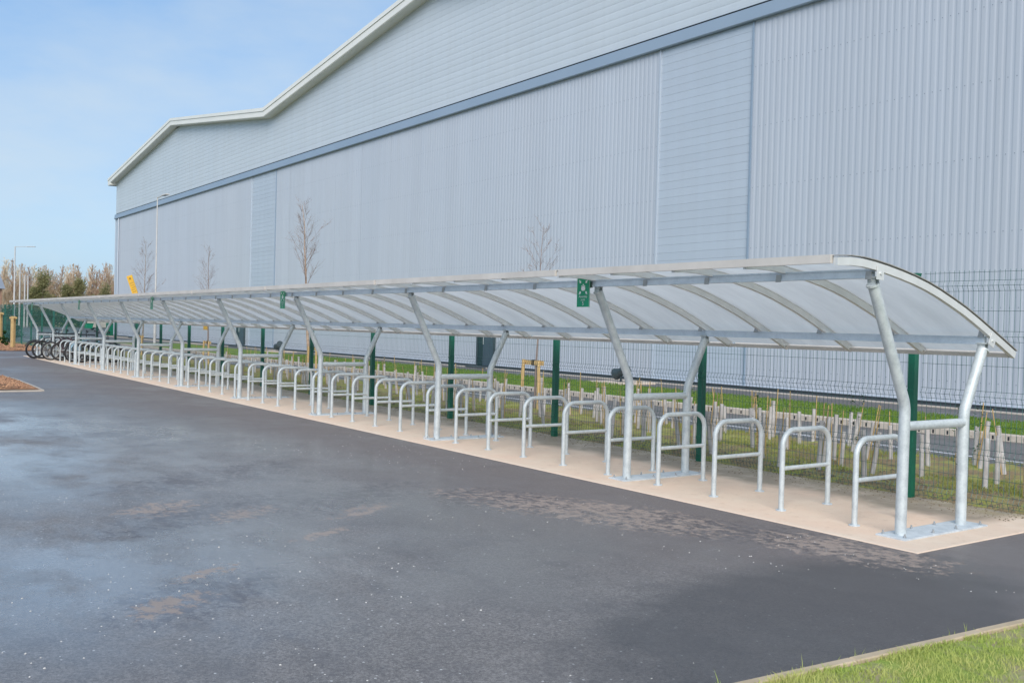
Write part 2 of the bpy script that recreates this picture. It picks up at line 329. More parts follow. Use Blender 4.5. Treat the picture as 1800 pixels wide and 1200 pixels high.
def stuff(name, me, label, cat, parent=None):
    o = ob(name, me, parent); o['kind'] = 'stuff'
    if parent is None: o['label'] = label; o['category'] = cat
    return o
def autosmooth(me, ang=40):
    me.polygons.foreach_set('use_smooth', [True] * len(me.polygons))
    try: me.set_sharp_from_angle(angle=R(ang))
    except Exception: pass
    return me
def fillet(pts, r, n=7):
    pts = [Vector(p) for p in pts]; o = [pts[0]]
    for i in range(1, len(pts) - 1):
        a = (pts[i - 1] - pts[i]).normalized(); b = (pts[i + 1] - pts[i]).normalized(); th = a.angle(b)
        d = r / math.tan(th / 2); c = pts[i] + (a + b).normalized() * (r / math.sin(th / 2)); p0 = pts[i] + a * d; p1 = pts[i] + b * d
        u = p0 - c; wv = p1 - c; tot = u.angle(wv)
        for k in range(n + 1):
            t = k / n; o.append(c + (u * math.sin((1 - t) * tot) + wv * math.sin(t * tot)) / math.sin(tot))
    o.append(pts[-1]); return o
def nz2(x, y, s=1., seed=0.): return mnoise.noise(Vector((x * s + seed, y * s - seed, seed * 1.7)))
def fbm(x, y, s=1., seed=0.): return nz2(x, y, s, seed) + .5 * nz2(x, y, s * 2.1, seed + 3) + .25 * nz2(x, y, s * 4.3, seed + 7)
def sheet(x0, x1, y0, y1, z): return MB().add([(x0, y0, z), (x1, y0, z), (x1, y1, z), (x0, y1, z)], [(0, 1, 2, 3)])
def grid(x0, x1, y0, y1, nx, ny, zf):
    mb = MB(); vs = []
    for j in range(ny + 1):
        for i in range(nx + 1):
            x = x0 + (x1 - x0) * i / nx; y = y0 + (y1 - y0) * j / ny; vs.append((x, y, zf(x, y)))
    return mb.add(vs, [(j * (nx + 1) + i, j * (nx + 1) + i + 1, (j + 1) * (nx + 1) + i + 1, (j + 1) * (nx + 1) + i) for j in range(ny) for i in range(nx)])

# ------------------------------------------------------------------ ground
def kx(y): return 8.05 + .085 * max(0., 10.5 - y) - .004 * max(0., min(y, 60.) - 20)      # road side of the far kerb
def gx(y): return 11.45 + .022 * max(0., y)                                            # verge to path
def by_(x): return -1.90 - .083 * (x + 0.2)                                             # front lawn kerb line
struct('ground', sheet(-900, 1200, -600, 1800, -.10).mesh('ground', M['field']))
struct('yard', sheet(-60, 1.96, -40, 45.2, -.008).mesh('yard', M['asphalt']))
sl = MB().cbox(-.42, 1.96, -.425, 39.05, -.12, .0, .006)
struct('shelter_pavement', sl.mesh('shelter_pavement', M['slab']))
def bedz(x, y):
    e = min(1., max(0., (x - 1.96) / .3)); e2 = min(1., max(0., (5.25 - x) / .25))
    return -.035 + min(e, e2) * (.075 + .05 * fbm(x, y, .9, 2.) + .022 * fbm(x, y, 4.2, 5.))
def bededge(y): return 5.15 + .14 * fbm(5., y, .5, 9.)
bedm = MB(); vs = []; NX, NY = 30, 560
for j in range(NY + 1):
    y = -9 + 69 * j / NY; xe = bededge(y)
    for i in range(NX + 1):
        x = 1.95 + (xe - 1.95) * i / NX; t = x * 5.2 / xe if x > 3 else x
        vs.append((x, y, bedz(min(t, 5.24), y)))
bedm.add(vs, [(j * (NX + 1) + i, j * (NX + 1) + i + 1, (j + 1) * (NX + 1) + i + 1, (j + 1) * (NX + 1) + i) for j in range(NY) for i in range(NX)])
bo = struct('planting_bed', autosmooth(bedm.mesh('planting_bed', M['bed']), 80))
mb = MB(); ys = [-40 + 2.5 * i for i in range(41)]
for a, b in zip(ys[:-1], ys[1:]): mb.add([(4.6, a, -.03), (kx(a) + .05, a, -.03), (kx(b) + .05, b, -.03), (4.6, b, -.03)], [(0, 1, 2, 3)])
struct('road', mb.mesh('road', M['road']))
mb = MB()
for a, b in zip(ys[:-1], ys[1:]): mb.add([(6.02, a, -.026), (6.10, a, -.026), (6.10, b, -.026), (6.02, b, -.026)], [(0, 1, 2, 3)])
ln = struct('road_line', mb.mesh('road_line', M['white_paint']))
mb = MB()
for a, b in zip(ys[:-1], ys[1:]): mb.add([(gx(a) - .3, a, .02), (14.6, a, .02), (14.6, b, .02), (gx(b) - .3, b, .02)], [(0, 1, 2, 3)])
struct('service_path', mb.mesh('service_path', asphalt('path_asphalt', .95, False)))
mb = MB(); vs = []; ny = 260
for j in range(ny + 1):
    y = -12 + 72 * j / ny
    for i in range(9):
        x0, x1 = kx(y) + .13, gx(y) + .05 * fbm(3., y, .6, 4.); x = x0 + (x1 - x0) * i / 8; vs.append((x, y, .075 + .012 * fbm(x, y, 1.1, 6.) - (.05 if i == 8 else 0)))
mb.add(vs, [(j * 9 + i, j * 9 + i + 1, (j + 1) * 9 + i + 1, (j + 1) * 9 + i) for j in range(ny) for i in range(8)])
struct('grass_verge', autosmooth(mb.mesh('grass_verge', M['verge']), 80))
struct('far_yard', sheet(2.0, 70, 59.5, 172, -.045).mesh('far_yard', M['road']))
for i, (xa, ya) in enumerate([(4.6, 66), (7.4, 66), (10.2, 66), (13.0, 95), (17, 95)]):
    o = struct('bay_line', MB().box(xa, xa + .14, ya, ya + 6, -.05, -.04).mesh('bay_line', M['white_paint']))
# far kerb of drainage blocks with slots
kerb = struct('road_kerb', None)
km = MB().cbox(0, .15, .004, .496, -.10, .085, .014); km.box(-.003, .03, .11, .14, -.012, .05, 1); km.box(-.003, .03, .36, .39, -.012, .05, 1)
kme = km.mesh('kerb_block', [M['kerb'], M['gap']])
y = -9.0
while y < 58:
    ob('kerb_block', kme, kerb, (kx(y) + random.uniform(-.004, .004), y, random.uniform(-.003, .003)), (0, 0, math.atan2(-(kx(y + .5) - kx(y)), .5))); y += .5
# thin edging between path and wall
ed = struct('wall_edging', None)
eme = MB().cbox(0, .05, .003, .912, -.05, .05, .008).mesh('edging_unit', M['kerb'])
for i in range(118): ob('edging_unit', eme, ed, (13.98, -20 + .915 * i, random.uniform(-.004, .004)))
struct('gravel_margin', sheet(14.03, 14.62, -20, 88, .03).mesh('gravel_margin', simple('wall_gravel', (.36, .35, .34), (.24, .235, .23), 25, .9, bstr=.6, bscale=60)))
# lawn with its edging in front
mb = MB(); vs = []; nx, ny = 60, 40
for j in range(ny + 1):
    for i in range(nx + 1):
        x = -7 + 10 * i / nx; t = j / ny; y = by_(x) - .06 - t * 6; vs.append((x, y, .012 + .02 * fbm(x, y, 1.2, 1.) * min(1, t * 12)))
mb.add(vs, [(j * (nx + 1) + i + 1, j * (nx + 1) + i, (j + 1) * (nx + 1) + i, (j + 1) * (nx + 1) + i + 1) for j in range(ny) for i in range(nx)])
struct('lawn', autosmooth(mb.mesh('lawn', M['lawn']), 80))
le = struct('lawn_edging', None)
lm = MB().cbox(0, .997, -.055, 0, -.1, .03, .006).mesh('edging_kerb', M['edging'])
for i in range(10):
    x = -7 + i; ob('edging_kerb', lm, le, (x, by_(x), random.uniform(-.003, .003)), (0, 0, math.atan(-.083)))
# mulch beds
def mulchz(x, y): return .02 + .04 * fbm(x, y, 1.3, 8.)
struct('mulch_bed', autosmooth(grid(-14, 1.9, 45.2, 62, 60, 60, lambda x, y: mulchz(x, y) + .05 * min(1, (y - 45.2) / 1.5) - .03 * (y < 45.25)).mesh('mulch_bed', M['mulch']), 80))
isl = [(-3.22, 18.38), (-3.16, 20.2), (-3.14, 22.2), (-3.2, 24.0), (-3.5, 25.6), (-4.6, 26.6), (-7, 26.8), (-9.5, 26.4), (-9.5, 18.6), (-6.8, 18.45), (-4.9, 18.4)]
mb = MB(); cc = (-5.8, 22.2); vs = [(cc[0], cc[1], .16)]
for fct, zz in ((.66, .13), (.985, .035)):
    for k in range(len(isl)):
        x = cc[0] + (isl[k][0] - cc[0]) * fct; yy = cc[1] + (isl[k][1] - cc[1]) * fct; vs.append((x, yy, zz + .03 * nz2(x, yy, 2)))
n_ = len(isl)
mb.add(vs, [(0, 1 + k, 1 + (k + 1) % n_) for k in range(n_)] + [(1 + k, 1 + n_ + k, 1 + n_ + (k + 1) % n_, 1 + (k + 1) % n_) for k in range(n_)])
struct('mulch_island', autosmooth(mb.mesh('mulch_island', M['mulch']), 80))
ie = struct('island_edging', None)
for k in range(n_):
    a = Vector((*isl[k], 0)); b = Vector((*isl[(k + 1) % n_], 0)); ln_ = (b - a).length; cnt = max(1, round(ln_ / .9))
    for q in range(cnt):
        p = a.lerp(b, q / cnt); dd = ln_ / cnt
        ob('edging_unit', eme, ie, (p.x, p.y, .0), (0, 0, math.atan2(b.y - a.y, b.x - a.x) - math.pi / 2), (.8, dd / .915, .5))

# ------------------------------------------------------------------ warehouse
WX = 14.50
wh = thing('warehouse', 'long pale metal clad warehouse with zigzag gable roofline behind the fence', 'building', (0, 0, 0))
RID = [(89.0, 14.2), (69.8, 16.6), (51.0, 14.2), (32.0, 16.6), (13.0, 14.2), (-6.0, 16.6), (-25.0, 14.2)]
def roofz(y):
    for (y1, z1), (y0, z0) in zip(RID[:-1], RID[1:]):
        if y0 <= y <= y1: return z0 + (z1 - z0) * (y - y0) / (y1 - y0)
    return 14.2
# backing wall
mb = MB(); X0 = WX + .10
pts = [(88.0, -.1)] + [(88.0, roofz(88) - .3)] + [(a, b - .3) for a, b in RID[1:]] + [(-25.0, -.1)]
mb.add([(X0, a, b) for a, b in pts], [tuple(range(len(pts)))])
mb.add([(X0, 88, -.1), (X0 + 60, 88, -.1), (X0 + 60, 88, 13.8), (X0, 88, 13.8)], [(0, 1, 2, 3)])
mb.add([(X0, -25, -.1), (X0, -25, 13.9), (X0 + 60, -25, 13.9), (X0 + 60, -25, -.1)], [(0, 1, 2, 3)])
mb.add([(X0 + 60, 88, -.1), (X0 + 60, -25, -.1), (X0 + 60, -25, 13.9), (X0 + 60, 88, 13.9)], [(0, 1, 2, 3)])
ob('wall', mb.mesh('wall', M['clad_h']), wh)
for (y1, z1), (y0, z0) in zip(RID[:-1], RID[1:]):
    ob('roof_slope', MB().add([(14.02, y1, z1 - .10), (74.6, y1, z1 - .10), (74.6, y0, z0 - .10), (14.02, y0, z0 - .10), (14.02, y1, z1 - .02), (74.6, y1, z1 - .02), (74.6, y0, z0 - .02), (14.02, y0, z0 - .02)],
       [(0, 1, 2, 3), (7, 6, 5, 4), (0, 4, 5, 1), (3, 2, 6, 7), (0, 3, 7, 4), (1, 5, 6, 2)]).mesh('roof_slope', M['roofmetal']), wh)
    def seg(name, prof, mat):
        m_ = MB(); n = len(prof); vv = [(x, y1, z1 + d) for x, d in prof] + [(x, y0, z0 + d) for x, d in prof]
        m_.add(vv, [(i, n + i, n + (i + 1) % n, (i + 1) % n) for i in range(n)] + [tuple(range(n)), tuple(range(2 * n - 1, n - 1, -1))]); ob(name, m_.mesh(name, mat), wh)
    seg('roof_edge_cap', [(13.93, -.19), (13.93, .01), (14.12, .05), (14.12, -.19)], M['fascia'])
    seg('roof_fascia', [(14.0, -.54), (13.965, -.50), (13.965, -.20), (14.14, -.20), (14.52, -.44), (14.52, -.54)], M['fascia'])
ob('eave_box', MB().box(13.97, 16, 88.02, 89.0, 13.60, 13.99).mesh('eave_box', M['fascia']), wh)
# lower wall, vertical sheets
ZB, ZT = .13, 10.53
def sheet_mesh(wd):
    m_ = MB(); prof = []; k = 0
    nr = max(1, round(wd / .2)); pit = wd / nr
    for r in range(nr):
        for dy, dx in ((0, 0), (.022, 0), (.058, -.008), (.147, -.008), (.183, 0)): prof.append((r * pit + dy * pit / .2, dx))
    prof.append((wd, 0)); n = len(prof)
    m_.add([(dx, dy, ZB) for dy, dx in prof] + [(dx, dy, ZT) for dy, dx in prof], [(i + 1, i, n + i, n + i + 1) for i in range(n - 1)])
    zz = ZB + .5
    while zz < ZT:
        for r in range(nr):
            yy = (r + .515) * pit; m_.box(-.014, -.007, yy - .009, yy + .009, zz - .009, zz + .009, 1)
        zz += 1.72
    return m_.mesh('cladding_sheet', [M['clad'], M['screw']])
smesh = {}
for ya, yb in ((-14.0, 14.32), (18.1, 50.0), (54.0, 86.9)):
    cnt = round(yb - ya); wd = (yb - ya) / cnt; me = sheet_mesh(wd)
    for i in range(cnt): ob('cladding_sheet', me, wh, (WX + random.uniform(-.002, .002), ya + i * wd, 0))
ob('cladding_sheet', MB().box(WX, WX + .05, -25, -14.01, ZB, ZT).mesh('plain_sheet', M['clad']), wh)
# flat planks between them
for ya, yb in ((14.32, 18.1), (50.0, 54.0), (86.9, 87.98)):
    pm = MB(); pm.extrude_y([(WX + .03, 0), (WX + .003, .002), (WX, .010), (WX, .2405), (WX + .003, .2465), (WX + .03, .247)], ya + .03, yb - .03); pme = pm.mesh('cladding_plank', M['clad_h'])
    for i in range(42): ob('cladding_plank', pme, wh, (0, 0, ZB + .2475 * i))
for yy in (14.32, 18.1, 50.0, 54.0, 86.9, 87.99):
    ob('corner_trim', MB().box(WX - .045, WX + .04, yy - .028, yy + .028, ZB, ZT).mesh('corner_trim', M['band'] if yy in (14.32, 50.0) else M['clad_h']), wh)
ob('plinth', MB().box(WX - .01, WX + .09, -25, 88.0, -.05, ZB - .012).mesh('plinth', M['plinth']), wh)
ob('drip_flashing', MB().extrude_y([(WX - .05, ZB - .008), (WX - .06, ZB + .012), (WX + .05, ZB + .03), (WX + .05, ZB - .008)], -25, 87.9).mesh('drip_flashing', M['clad_h']), wh)
# blue flashing band with the dark gap above it
ob('flashing_band', MB().extrude_y([(WX - .13, 10.53), (WX - .15, 10.56), (WX - .10, 10.93), (WX + .06, 10.97), (WX + .06, 10.53)], -25, 88.06).mesh('flashing_band', M['band']), wh)
ob('shadow_gap', MB().box(WX + .03, WX + .06, -25, 88.03, 10.965, 11.02).mesh('shadow_gap', M['gap']), wh)
# upper wall of horizontal planks cut to the roofline
PH = .26; z = 11.02
while z < 16.2:
    zt = z + PH - .001; spans = []
    # find the spans of y where the wall stands at this height
    def cuts(zz):
        o_ = []; prev = None
        for (y1, z1), (y0, z0) in zip(RID[:-1], RID[1:]):
            a, b = z1 - .40, z0 - .40
            if (a - zz) * (b - zz) < 0: o_.append(y1 + (y0 - y1) * (a - zz) / (a - b))
        return o_
    cb, ct = cuts(z), cuts(zt)
    if z < 13.7: spans = [((88.0, 88.0), (-25.0, -25.0))]
    elif len(cb) == len(ct):
        cs = list(zip(cb, ct)); spans = [(cs[i], cs[i + 1]) for i in range(0, len(cs) - 1, 2)]
    for (ya, yat), (yb, ybt) in spans:
        yb, ybt = max(yb, -25), max(ybt, -25)
        pr = [(WX + .05, z, 0), (WX + .001, z + .002, .02), (WX - .004, z + .07, .25), (WX - .004, zt - .07, .75), (WX + .001, zt - .002, .98), (WX + .05, zt, 1)]
        vv = [(x, ya + (yat - ya) * t, zz) for x, zz, t in pr] + [(x, yb + (ybt - yb) * t, zz) for x, zz, t in pr]
        m_ = MB().add(vv, [(i, 6 + i, 6 + (i + 1) % 6, (i + 1) % 6) for i in range(6)] + [tuple(range(6)), tuple(range(11, 5, -1))]); ob('upper_plank', m_.mesh('upper_plank', M['clad_u']), wh)
    z += PH
# doors
def door(y0, y1):
    d = ob('door', MB().box(WX - .075, WX - .05, y0 + .05, y1 - .35 * (y1 - y0), .10, 2.12).mesh('door', M['door']), wh)
    ob('frame', MB().box(WX - .09, WX + .02, y0 - .03, y0 + .05, .03, 2.2).box(WX - .09, WX + .02, y1 - .05, y1 + .03, .03, 2.2).box(WX - .09, WX + .02, y0 + .05, y1 - .05, 2.12, 2.2).mesh('frame', M['dark_metal']), d)
    ob('recess_shade', MB().box(WX - .068, WX - .045, y1 - .35 * (y1 - y0), y1 - .05, .10, 2.12).mesh('recess_shade', M['door_reveal']), d)  # flat dark panel, its colour standing in for shade in the open door recess
    ob('handle', MB().tube([(WX - .12, y0 + .66 * (y1 - y0) - .1, .95), (WX - .12, y0 + .66 * (y1 - y0) - .1, 1.25)], .014, 8).mesh('handle', M['galv']), d)
    ob('step', MB().cbox(13.95, WX - .02, y0 - .1, y1 + .1, .03, .08, .01).mesh('step', M['plinth']), d)
door(27.0, 28.2); door(54.65, 56.0); door(79.2, 80.6)
ob('rainwater_pipe', MB().tube([(WX - .1, 86.6, .2), (WX - .1, 86.6, 10.5)], .05, 8).mesh('rainwater_pipe', M['clad']), wh)

# ------------------------------------------------------------------ cycle shelter
FY = [0.0, 3.29] + [3.29 + 4.0 * k for k in range(1, 9)] + [38.58]
sh = thing('cycle_shelter', 'long galvanised cycle shelter with curved translucent roof on the beige concrete slab', 'cycle shelter')
ARC = [(-1.0, 2.196), (-.84, 2.206), (-.68, 2.204), (-.52, 2.189), (-.35, 2.166), (-.18, 2.138), (0, 2.104), (.19, 2.060), (.38, 2.006), (.57, 1.943), (.77, 1.873), (.98, 1.788), (1.19, 1.698), (1.41, 1.602), (1.62, 1.508)]
def arcn(i):
    a = Vector(ARC[max(i - 1, 0)]); b = Vector(ARC[min(i + 1, len(ARC) - 1)]); t = (b - a).normalized(); return Vector((-t.y, t.x))
def off(d): return [(ARC[i][0] + arcn(i).x * d, ARC[i][1] + arcn(i).y * d) for i in range(len(ARC))]
def arcstrip(d0, d1, y0, y1):
    a, b = off(d0), off(d1); n = len(a); m_ = MB()
    vs = [(x, y0, z) for x, z in a] + [(x, y1, z) for x, z in a] + [(x, y0, z) for x, z in b] + [(x, y1, z) for x, z in b]
    fs = []
    for i in range(n - 1):
        fs += [(i, i + 1, n + i + 1, n + i), (2 * n + i, 3 * n + i, 3 * n + i + 1, 2 * n + i + 1), (i, 2 * n + i, 2 * n + i + 1, i + 1), (n + i, n + i + 1, 3 * n + i + 1, 3 * n + i)]
    fs += [(0, n, 3 * n, 2 * n), (n - 1, 3 * n - 1, 4 * n - 1, 2 * n - 1)]
    return m_.add(vs, fs)
def sheetmb(wd):
    q = arcstrip(-.003, .003, .004, wd - .004)
    for i in range(len(q.m)): q.m[i] = 0 if (i < 4 * (len(ARC) - 1) and i % 4 == 0) else 1
    return q
ribm = autosmooth(arcstrip(-.066, -.006, -.018, .018).mesh('roof_rib', M['rib']), 30)
capm = autosmooth(arcstrip(.006, .012, -.026, .026).mesh('glazing_cap', M['gasket']), 30)
RY = []
for k in range(10):
    for q in range(4): RY.append(FY[k] + (FY[k + 1] - FY[k]) * q / 4)
RY.append(FY[-1]); RY[0] = -.05; RY[-1] = FY[-1] + .05
sheets = {}
clipm = MB().box(-.02, .02, -.026, .026, 0, .012).box(-.02, -.012, -.026, .026, -.05, .0).cyl((0, 0, -.012), (0, 0, 1), .008, .03, 6)
clipme = clipm.mesh('rib_clip', M['bolt'])
for i, y in enumerate(RY):
    rb = ob('roof_rib', ribm, sh, (0, y, 0)); ob('glazing_cap', capm, rb, (0, 0, 0))
    ob('rib_clip', clipme, rb, (-.49, .055, 2.10), (0, .1, 0)); ob('rib_clip', clipme, rb, (1.175, .055, 1.668), (0, .42, 0))
    if i < len(RY) - 1:
        wd = round(RY[i + 1] - RY[i], 3)
        if wd not in sheets: sheets[wd] = autosmooth(sheetmb(wd).mesh('roof_sheet', M['poly']), 30)
        ob('roof_sheet', sheets[wd], sh, (0, y, 0))
def channel(w_, h_): return [(0, 0), (w_, 0), (w_, h_), (0, h_), (0, h_ - .014), (w_ - .008, h_ - .014), (w_ - .008, .014), (0, .014)]
for k in range(10):
    y0 = FY[k] + (.003 if k else -.01); y1 = FY[k + 1] - (.003 if k < 9 else -.01)
    ob('front_purlin', MB().box(-.505, -.445, y0, y1, 2.062, 2.134).box(-.511, -.505, y0, y1, 2.122, 2.134).box(-.511, -.505, y0, y1, 2.062, 2.072).mesh('front_purlin', M['purlin']), sh)
    ob('rear_purlin', MB().box(1.165, 1.225, y0, y1, 1.576 + .066, 1.648 + .0).mesh('x', M['purlin']) if False else MB().box(1.165, 1.215, y0, y1, 1.566, 1.638).box(1.159, 1.165, y0, y1, 1.628, 1.638).box(1.159, 1.165, y0, y1, 1.566, 1.576).mesh('rear_purlin', M['purlin']), sh)
    a = off(.0)
    ya, yb = RY[4 * k] + .03, RY[4 * k + 4] - .03 if k < 9 else RY[-1] - .03
    ob('front_edge_trim', MB().extrude_y([(-1.022, 2.148), (-.985, 2.148), (-.985, 2.188), (-.975, 2.214), (-1.022, 2.212)], ya, yb).mesh('front_edge_trim', M['trim']), sh)
    ob('rear_gutter', MB().extrude_y([(1.56, 1.452), (1.655, 1.452), (1.665, 1.50), (1.655, 1.508), (1.640, 1.468), (1.575, 1.468), (1.565, 1.492), (1.555, 1.488)], ya, yb).mesh('rear_gutter', M['trim']), sh)
fpath = fillet([(.015, 0, .012), (.025, 0, 1.06), (-.445, 0, 2.005)], .28, 8); rpath = fillet([(.905, 0, .012), (.905, 0, .985), (1.165, 0, 1.515)], .22, 8)
fpm = autosmooth(MB().tube(fpath, .0445, 20).mesh('front_post', M['galv']), 40); rpm = autosmooth(MB().tube(rpath, .0445, 20).mesh('rear_post', M['galv']), 40)
cbm = autosmooth(MB().tube([(.05, 0, .89), (.875, 0, .89)], .038, 18, False).mesh('cross_bar', M['galv']), 40)
plm = MB().cbox(-.13, 1.09, -.14, .13, .0, .014, .003).mesh('base_plate', M['plate'])
bltm = MB().cyl((0, 0, .010), (0, 0, 1), .013, .014, 6).cyl((0, 0, .02), (0, 0, 1), .007, .028, 8).mesh('bolt', M['bolt'])
def head(dx, dz):      # clevis on the top of a post
    m_ = MB(); d = Vector((dx, 0, dz)).normalized()
    m_.cyl(d * .01, d, .052, .016, 18)
    m_.box(-.028, -.020, -.034, .034, .0, .075).box(.020, .028, -.034, .034, .0, .075).cyl((0, 0, .045), (1, 0, 0), .011, .075, 8).box(-.04, .04, -.045, .045, .062, .070)
    return m_.mesh('post_head', M['galv'])
fh, rh = head(-.44, .9), head(.44, .9)
for k, y in enumerate(FY):
    f = ob('front_post', fpm, sh, (0, y, 0)); ob('post_head', fh, f, (-.452, 0, 2.002), (0, 0, 0))
    r = ob('rear_post', rpm, sh, (0, y, 0)); ob('post_head', rh, r, (1.172, 0, 1.507), (0, 0, 0))
    ob('cross_bar', cbm, sh, (0, y, 0)); b = ob('base_plate', plm, sh, (0, y, 0))
    for bx_ in (-.08, .32, .66, 1.04):
        for s in (-.10, .095): ob('bolt', bltm, b, (bx_, s, .010), (0, 0, random.random()))
# end bracket plates seen on the near gable
for x_, z_, rt in ((-.475, 2.098, .05), (1.19, 1.60, .42)):
    for yy in (-.078, FY[-1] + .073): ob('end_bracket', MB().box(-.045, .045, 0, .006, -.05, .055).cyl((0, -.004, 0), (0, 1, 0), .012, .012, 8).mesh('end_bracket', M['rib']), sh, (x_, yy, z_), (0, rt, 0))

# ------------------------------------------------------------------ cycle stands
hp = fillet([(0, 0, 0), (0, 0, .735), (.68, 0, .735), (.68, 0, 0)], .15, 9)
hoopm = autosmooth(MB().tube(hp, .0245, 16).mesh('hoop', M['galv']), 40)
barm = autosmooth(MB().tube([(.015, 0, .385), (.665, 0, .385)], .0195, 14, False).mesh('cross_rail', M['galv']), 40)
ftm = MB().cyl((0, 0, .004), (0, 0, 1), .048, .008, 18).mesh('foot_flange', M['plate'])
SY = [.44 + .8 * j for j in range(4)] + [FY[k] + .33 + .8 * j for k in range(1, 9) for j in range(5)] + [FY[9] + .33 + .8 * j for j in range(4)]
def ordn(i): return str(i) + ('th' if 10 <= i % 100 <= 20 else {1: 'st', 2: 'nd', 3: 'rd'}.get(i % 10, 'th'))
for i, y in enumerate(SY):
    lab = 'galvanised hoop cycle stand nearest the right end of the row' if i == 0 else ('galvanised hoop cycle stand at the far left end of the row' if i == len(SY) - 1 else 'galvanised hoop cycle stand, %s from the near right end of the row' % ordn(i + 1))
    s = thing('cycle_stand', lab, 'cycle stand', (.04 + random.uniform(-.008, .008), y + random.uniform(-.015, .015), 0), (0, 0, random.uniform(-.012, .012)), 'cycle stands under the shelter')
    ob('hoop', hoopm, s); ob('cross_rail', barm, s)
    ob('foot_flange', ftm, s, (0, 0, .001)); ob('foot_flange', ftm, s, (.68, 0, .001))

# ------------------------------------------------------------------ assembly point signs
def textmesh(s, size, x, z):
    cu = bpy.data.curves.new('t', 'FONT'); cu.body = s; cu.size = size; cu.align_x = 'CENTER'; cu.resolution_u = 3
    o = bpy.data.objects.new('t', cu); C.objects.link(o); bpy.context.view_layer.update()
    dg = bpy.context.evaluated_depsgraph_get(); me = bpy.data.meshes.new_from_object(o.evaluated_get(dg))
    vv = [(v.co.x + x, v.co.y + z) for v in me.vertices]; ff = [tuple(p.vertices) for p in me.polygons]
    bpy.data.objects.remove(o); bpy.data.curves.remove(cu); bpy.data.meshes.remove(me); return vv, ff
def signprint():
    m_ = MB()
    def poly(ps): m_.add([(-.004, -px, pz) for px, pz in ps], [tuple(range(len(ps)))])
    def disc(cx, cz, r, n=14): poly([(cx + r * math.cos(2 * math.pi * k / n), cz + r * math.sin(2 * math.pi * k / n)) for k in range(n)])
    for sx in (-1, 1):
        for sz in (-1, 1):      # four arrows pointing at the group
            c = Vector((sx * .052, .058 + sz * .058)); d = Vector((-sx, -sz)).normalized(); q = Vector((-d.y, d.x))
            poly([tuple(c + d * .022), tuple(c - d * .002 + q * .019), tuple(c - d * .002 - q * .019)])
            poly([tuple(c - d * .002 + q * .007), tuple(c - d * .022 + q * .007), tuple(c - d * .022 - q * .007), tuple(c - d * .002 - q * .007)])
    for px, pz, s in ((0, .058, 1.15), (-.022, .050, .95), (.022, .050, .95), (-.011, .040, .9), (.011, .040, .9)):
        disc(px, pz + .022 * s, .0085 * s)
        poly([(px - .011 * s, pz + .011 * s), (px - .011 * s, pz - .022 * s), (px + .011 * s, pz - .022 * s), (px + .011 * s, pz + .011 * s)])
    for t, sz, zz in (('Assembly', .036, -.052), ('point', .033, -.083), ('5', .058, -.132)):
        vv, ff = textmesh(t, sz, 0, zz); m_.add([(-.004, -a, b) for a, b in vv], ff)
    return m_.mesh('sign_print', M['sign_white'])
prm = signprint(); spm = MB().box(-.003, .003, -.105, .105, -.155, .155).mesh('panel', M['sign_green'])
sbm = MB().add([(-.0036, -.101, -.151), (-.0036, .101, -.151), (-.0036, .101, .151), (-.0036, -.101, .151), (-.0036, -.105, -.155), (-.0036, .105, -.155), (-.0036, .105, .155), (-.0036, -.105, .155)],
   [(4, 5, 1, 0), (5, 6, 2, 1), (6, 7, 3, 2), (7, 4, 0, 3)]).mesh('sign_border', M['sign_white'])
shm = MB().box(0, .02, -.02, .02, .09, .135).mesh('sign_clamp', M['black'])
for y, lab in zip((3.44, 11.70, 19.98, 28.2, 36.5), ('nearest green assembly point sign hanging from the shelter front', 'second green assembly point sign from the right along the shelter front', 'third green assembly point sign from the right along the shelter front', 'fourth green assembly point sign from the right on the shelter front', 'farthest green assembly point sign above the parked bicycles')):
    s = thing('assembly_sign', lab, 'sign', (-.535, y, 2.0), (0, 0, 0), 'assembly point signs on the shelter')
    p = ob('panel', spm, s); ob('sign_print', prm, p); ob('sign_border', sbm, p); ob('sign_clamp', shm, s)

# ------------------------------------------------------------------ mesh fence
FX = 1.875; FD = 2.975
fn = thing('mesh_fence', 'dark green welded mesh fence with square posts behind the cycle shelter', 'fence', (FX, 0, 0))
fpost = MB().cbox(-.036, .036, -.036, .036, -.2, 2.255, .004).box(-.039, .039, -.039, .039, 2.25, 2.262).mesh('post', M['green_steel'])
FOLDS = (2.12, 1.64, 1.07, .52, .10)
def foldx(z):
    for f in FOLDS:
        if abs(z - f) < .05: return -.026 * (1 - abs(z - f) / .05)
    return 0.
zl = sorted({.03, 2.27, *[f + d for f in FOLDS for d in (-.05, 0, .05)]})
pm = MB()
def wire(p0, p1, r=.0022):
    p0, p1 = Vector(p0), Vector(p1); t = (p1 - p0).normalized(); a = t.orthogonal().normalized(); b = t.cross(a)
    vs = [tuple(p + (a * math.cos(q) + b * math.sin(q)) * r) for p in (p0, p1) for q in (0, 2.094, 4.189)]
    pm.add(vs, [(0, 1, 4, 3), (1, 2, 5, 4), (2, 0, 3, 5)])
npw = 58
for i in range(npw + 1):
    y = .04 + (FD - .08) * i / npw
    for a, b in zip(zl[:-1], zl[1:]): wire((foldx(a), y, a), (foldx(b), y, b))
for z in sorted({2.25, 1.88, 1.36, .80, .30, *[f + d for f in FOLDS for d in (-.05, .05)], *FOLDS}):
    wire((foldx(z) - .005, .03, z), (foldx(z) - .005, FD - .03, z))
pme = pm.mesh('mesh_panel', M['wire'])
clm = MB().box(-.045, -.03, -.035, .035, -.02, .02).mesh('post_clip', M['green_steel'])
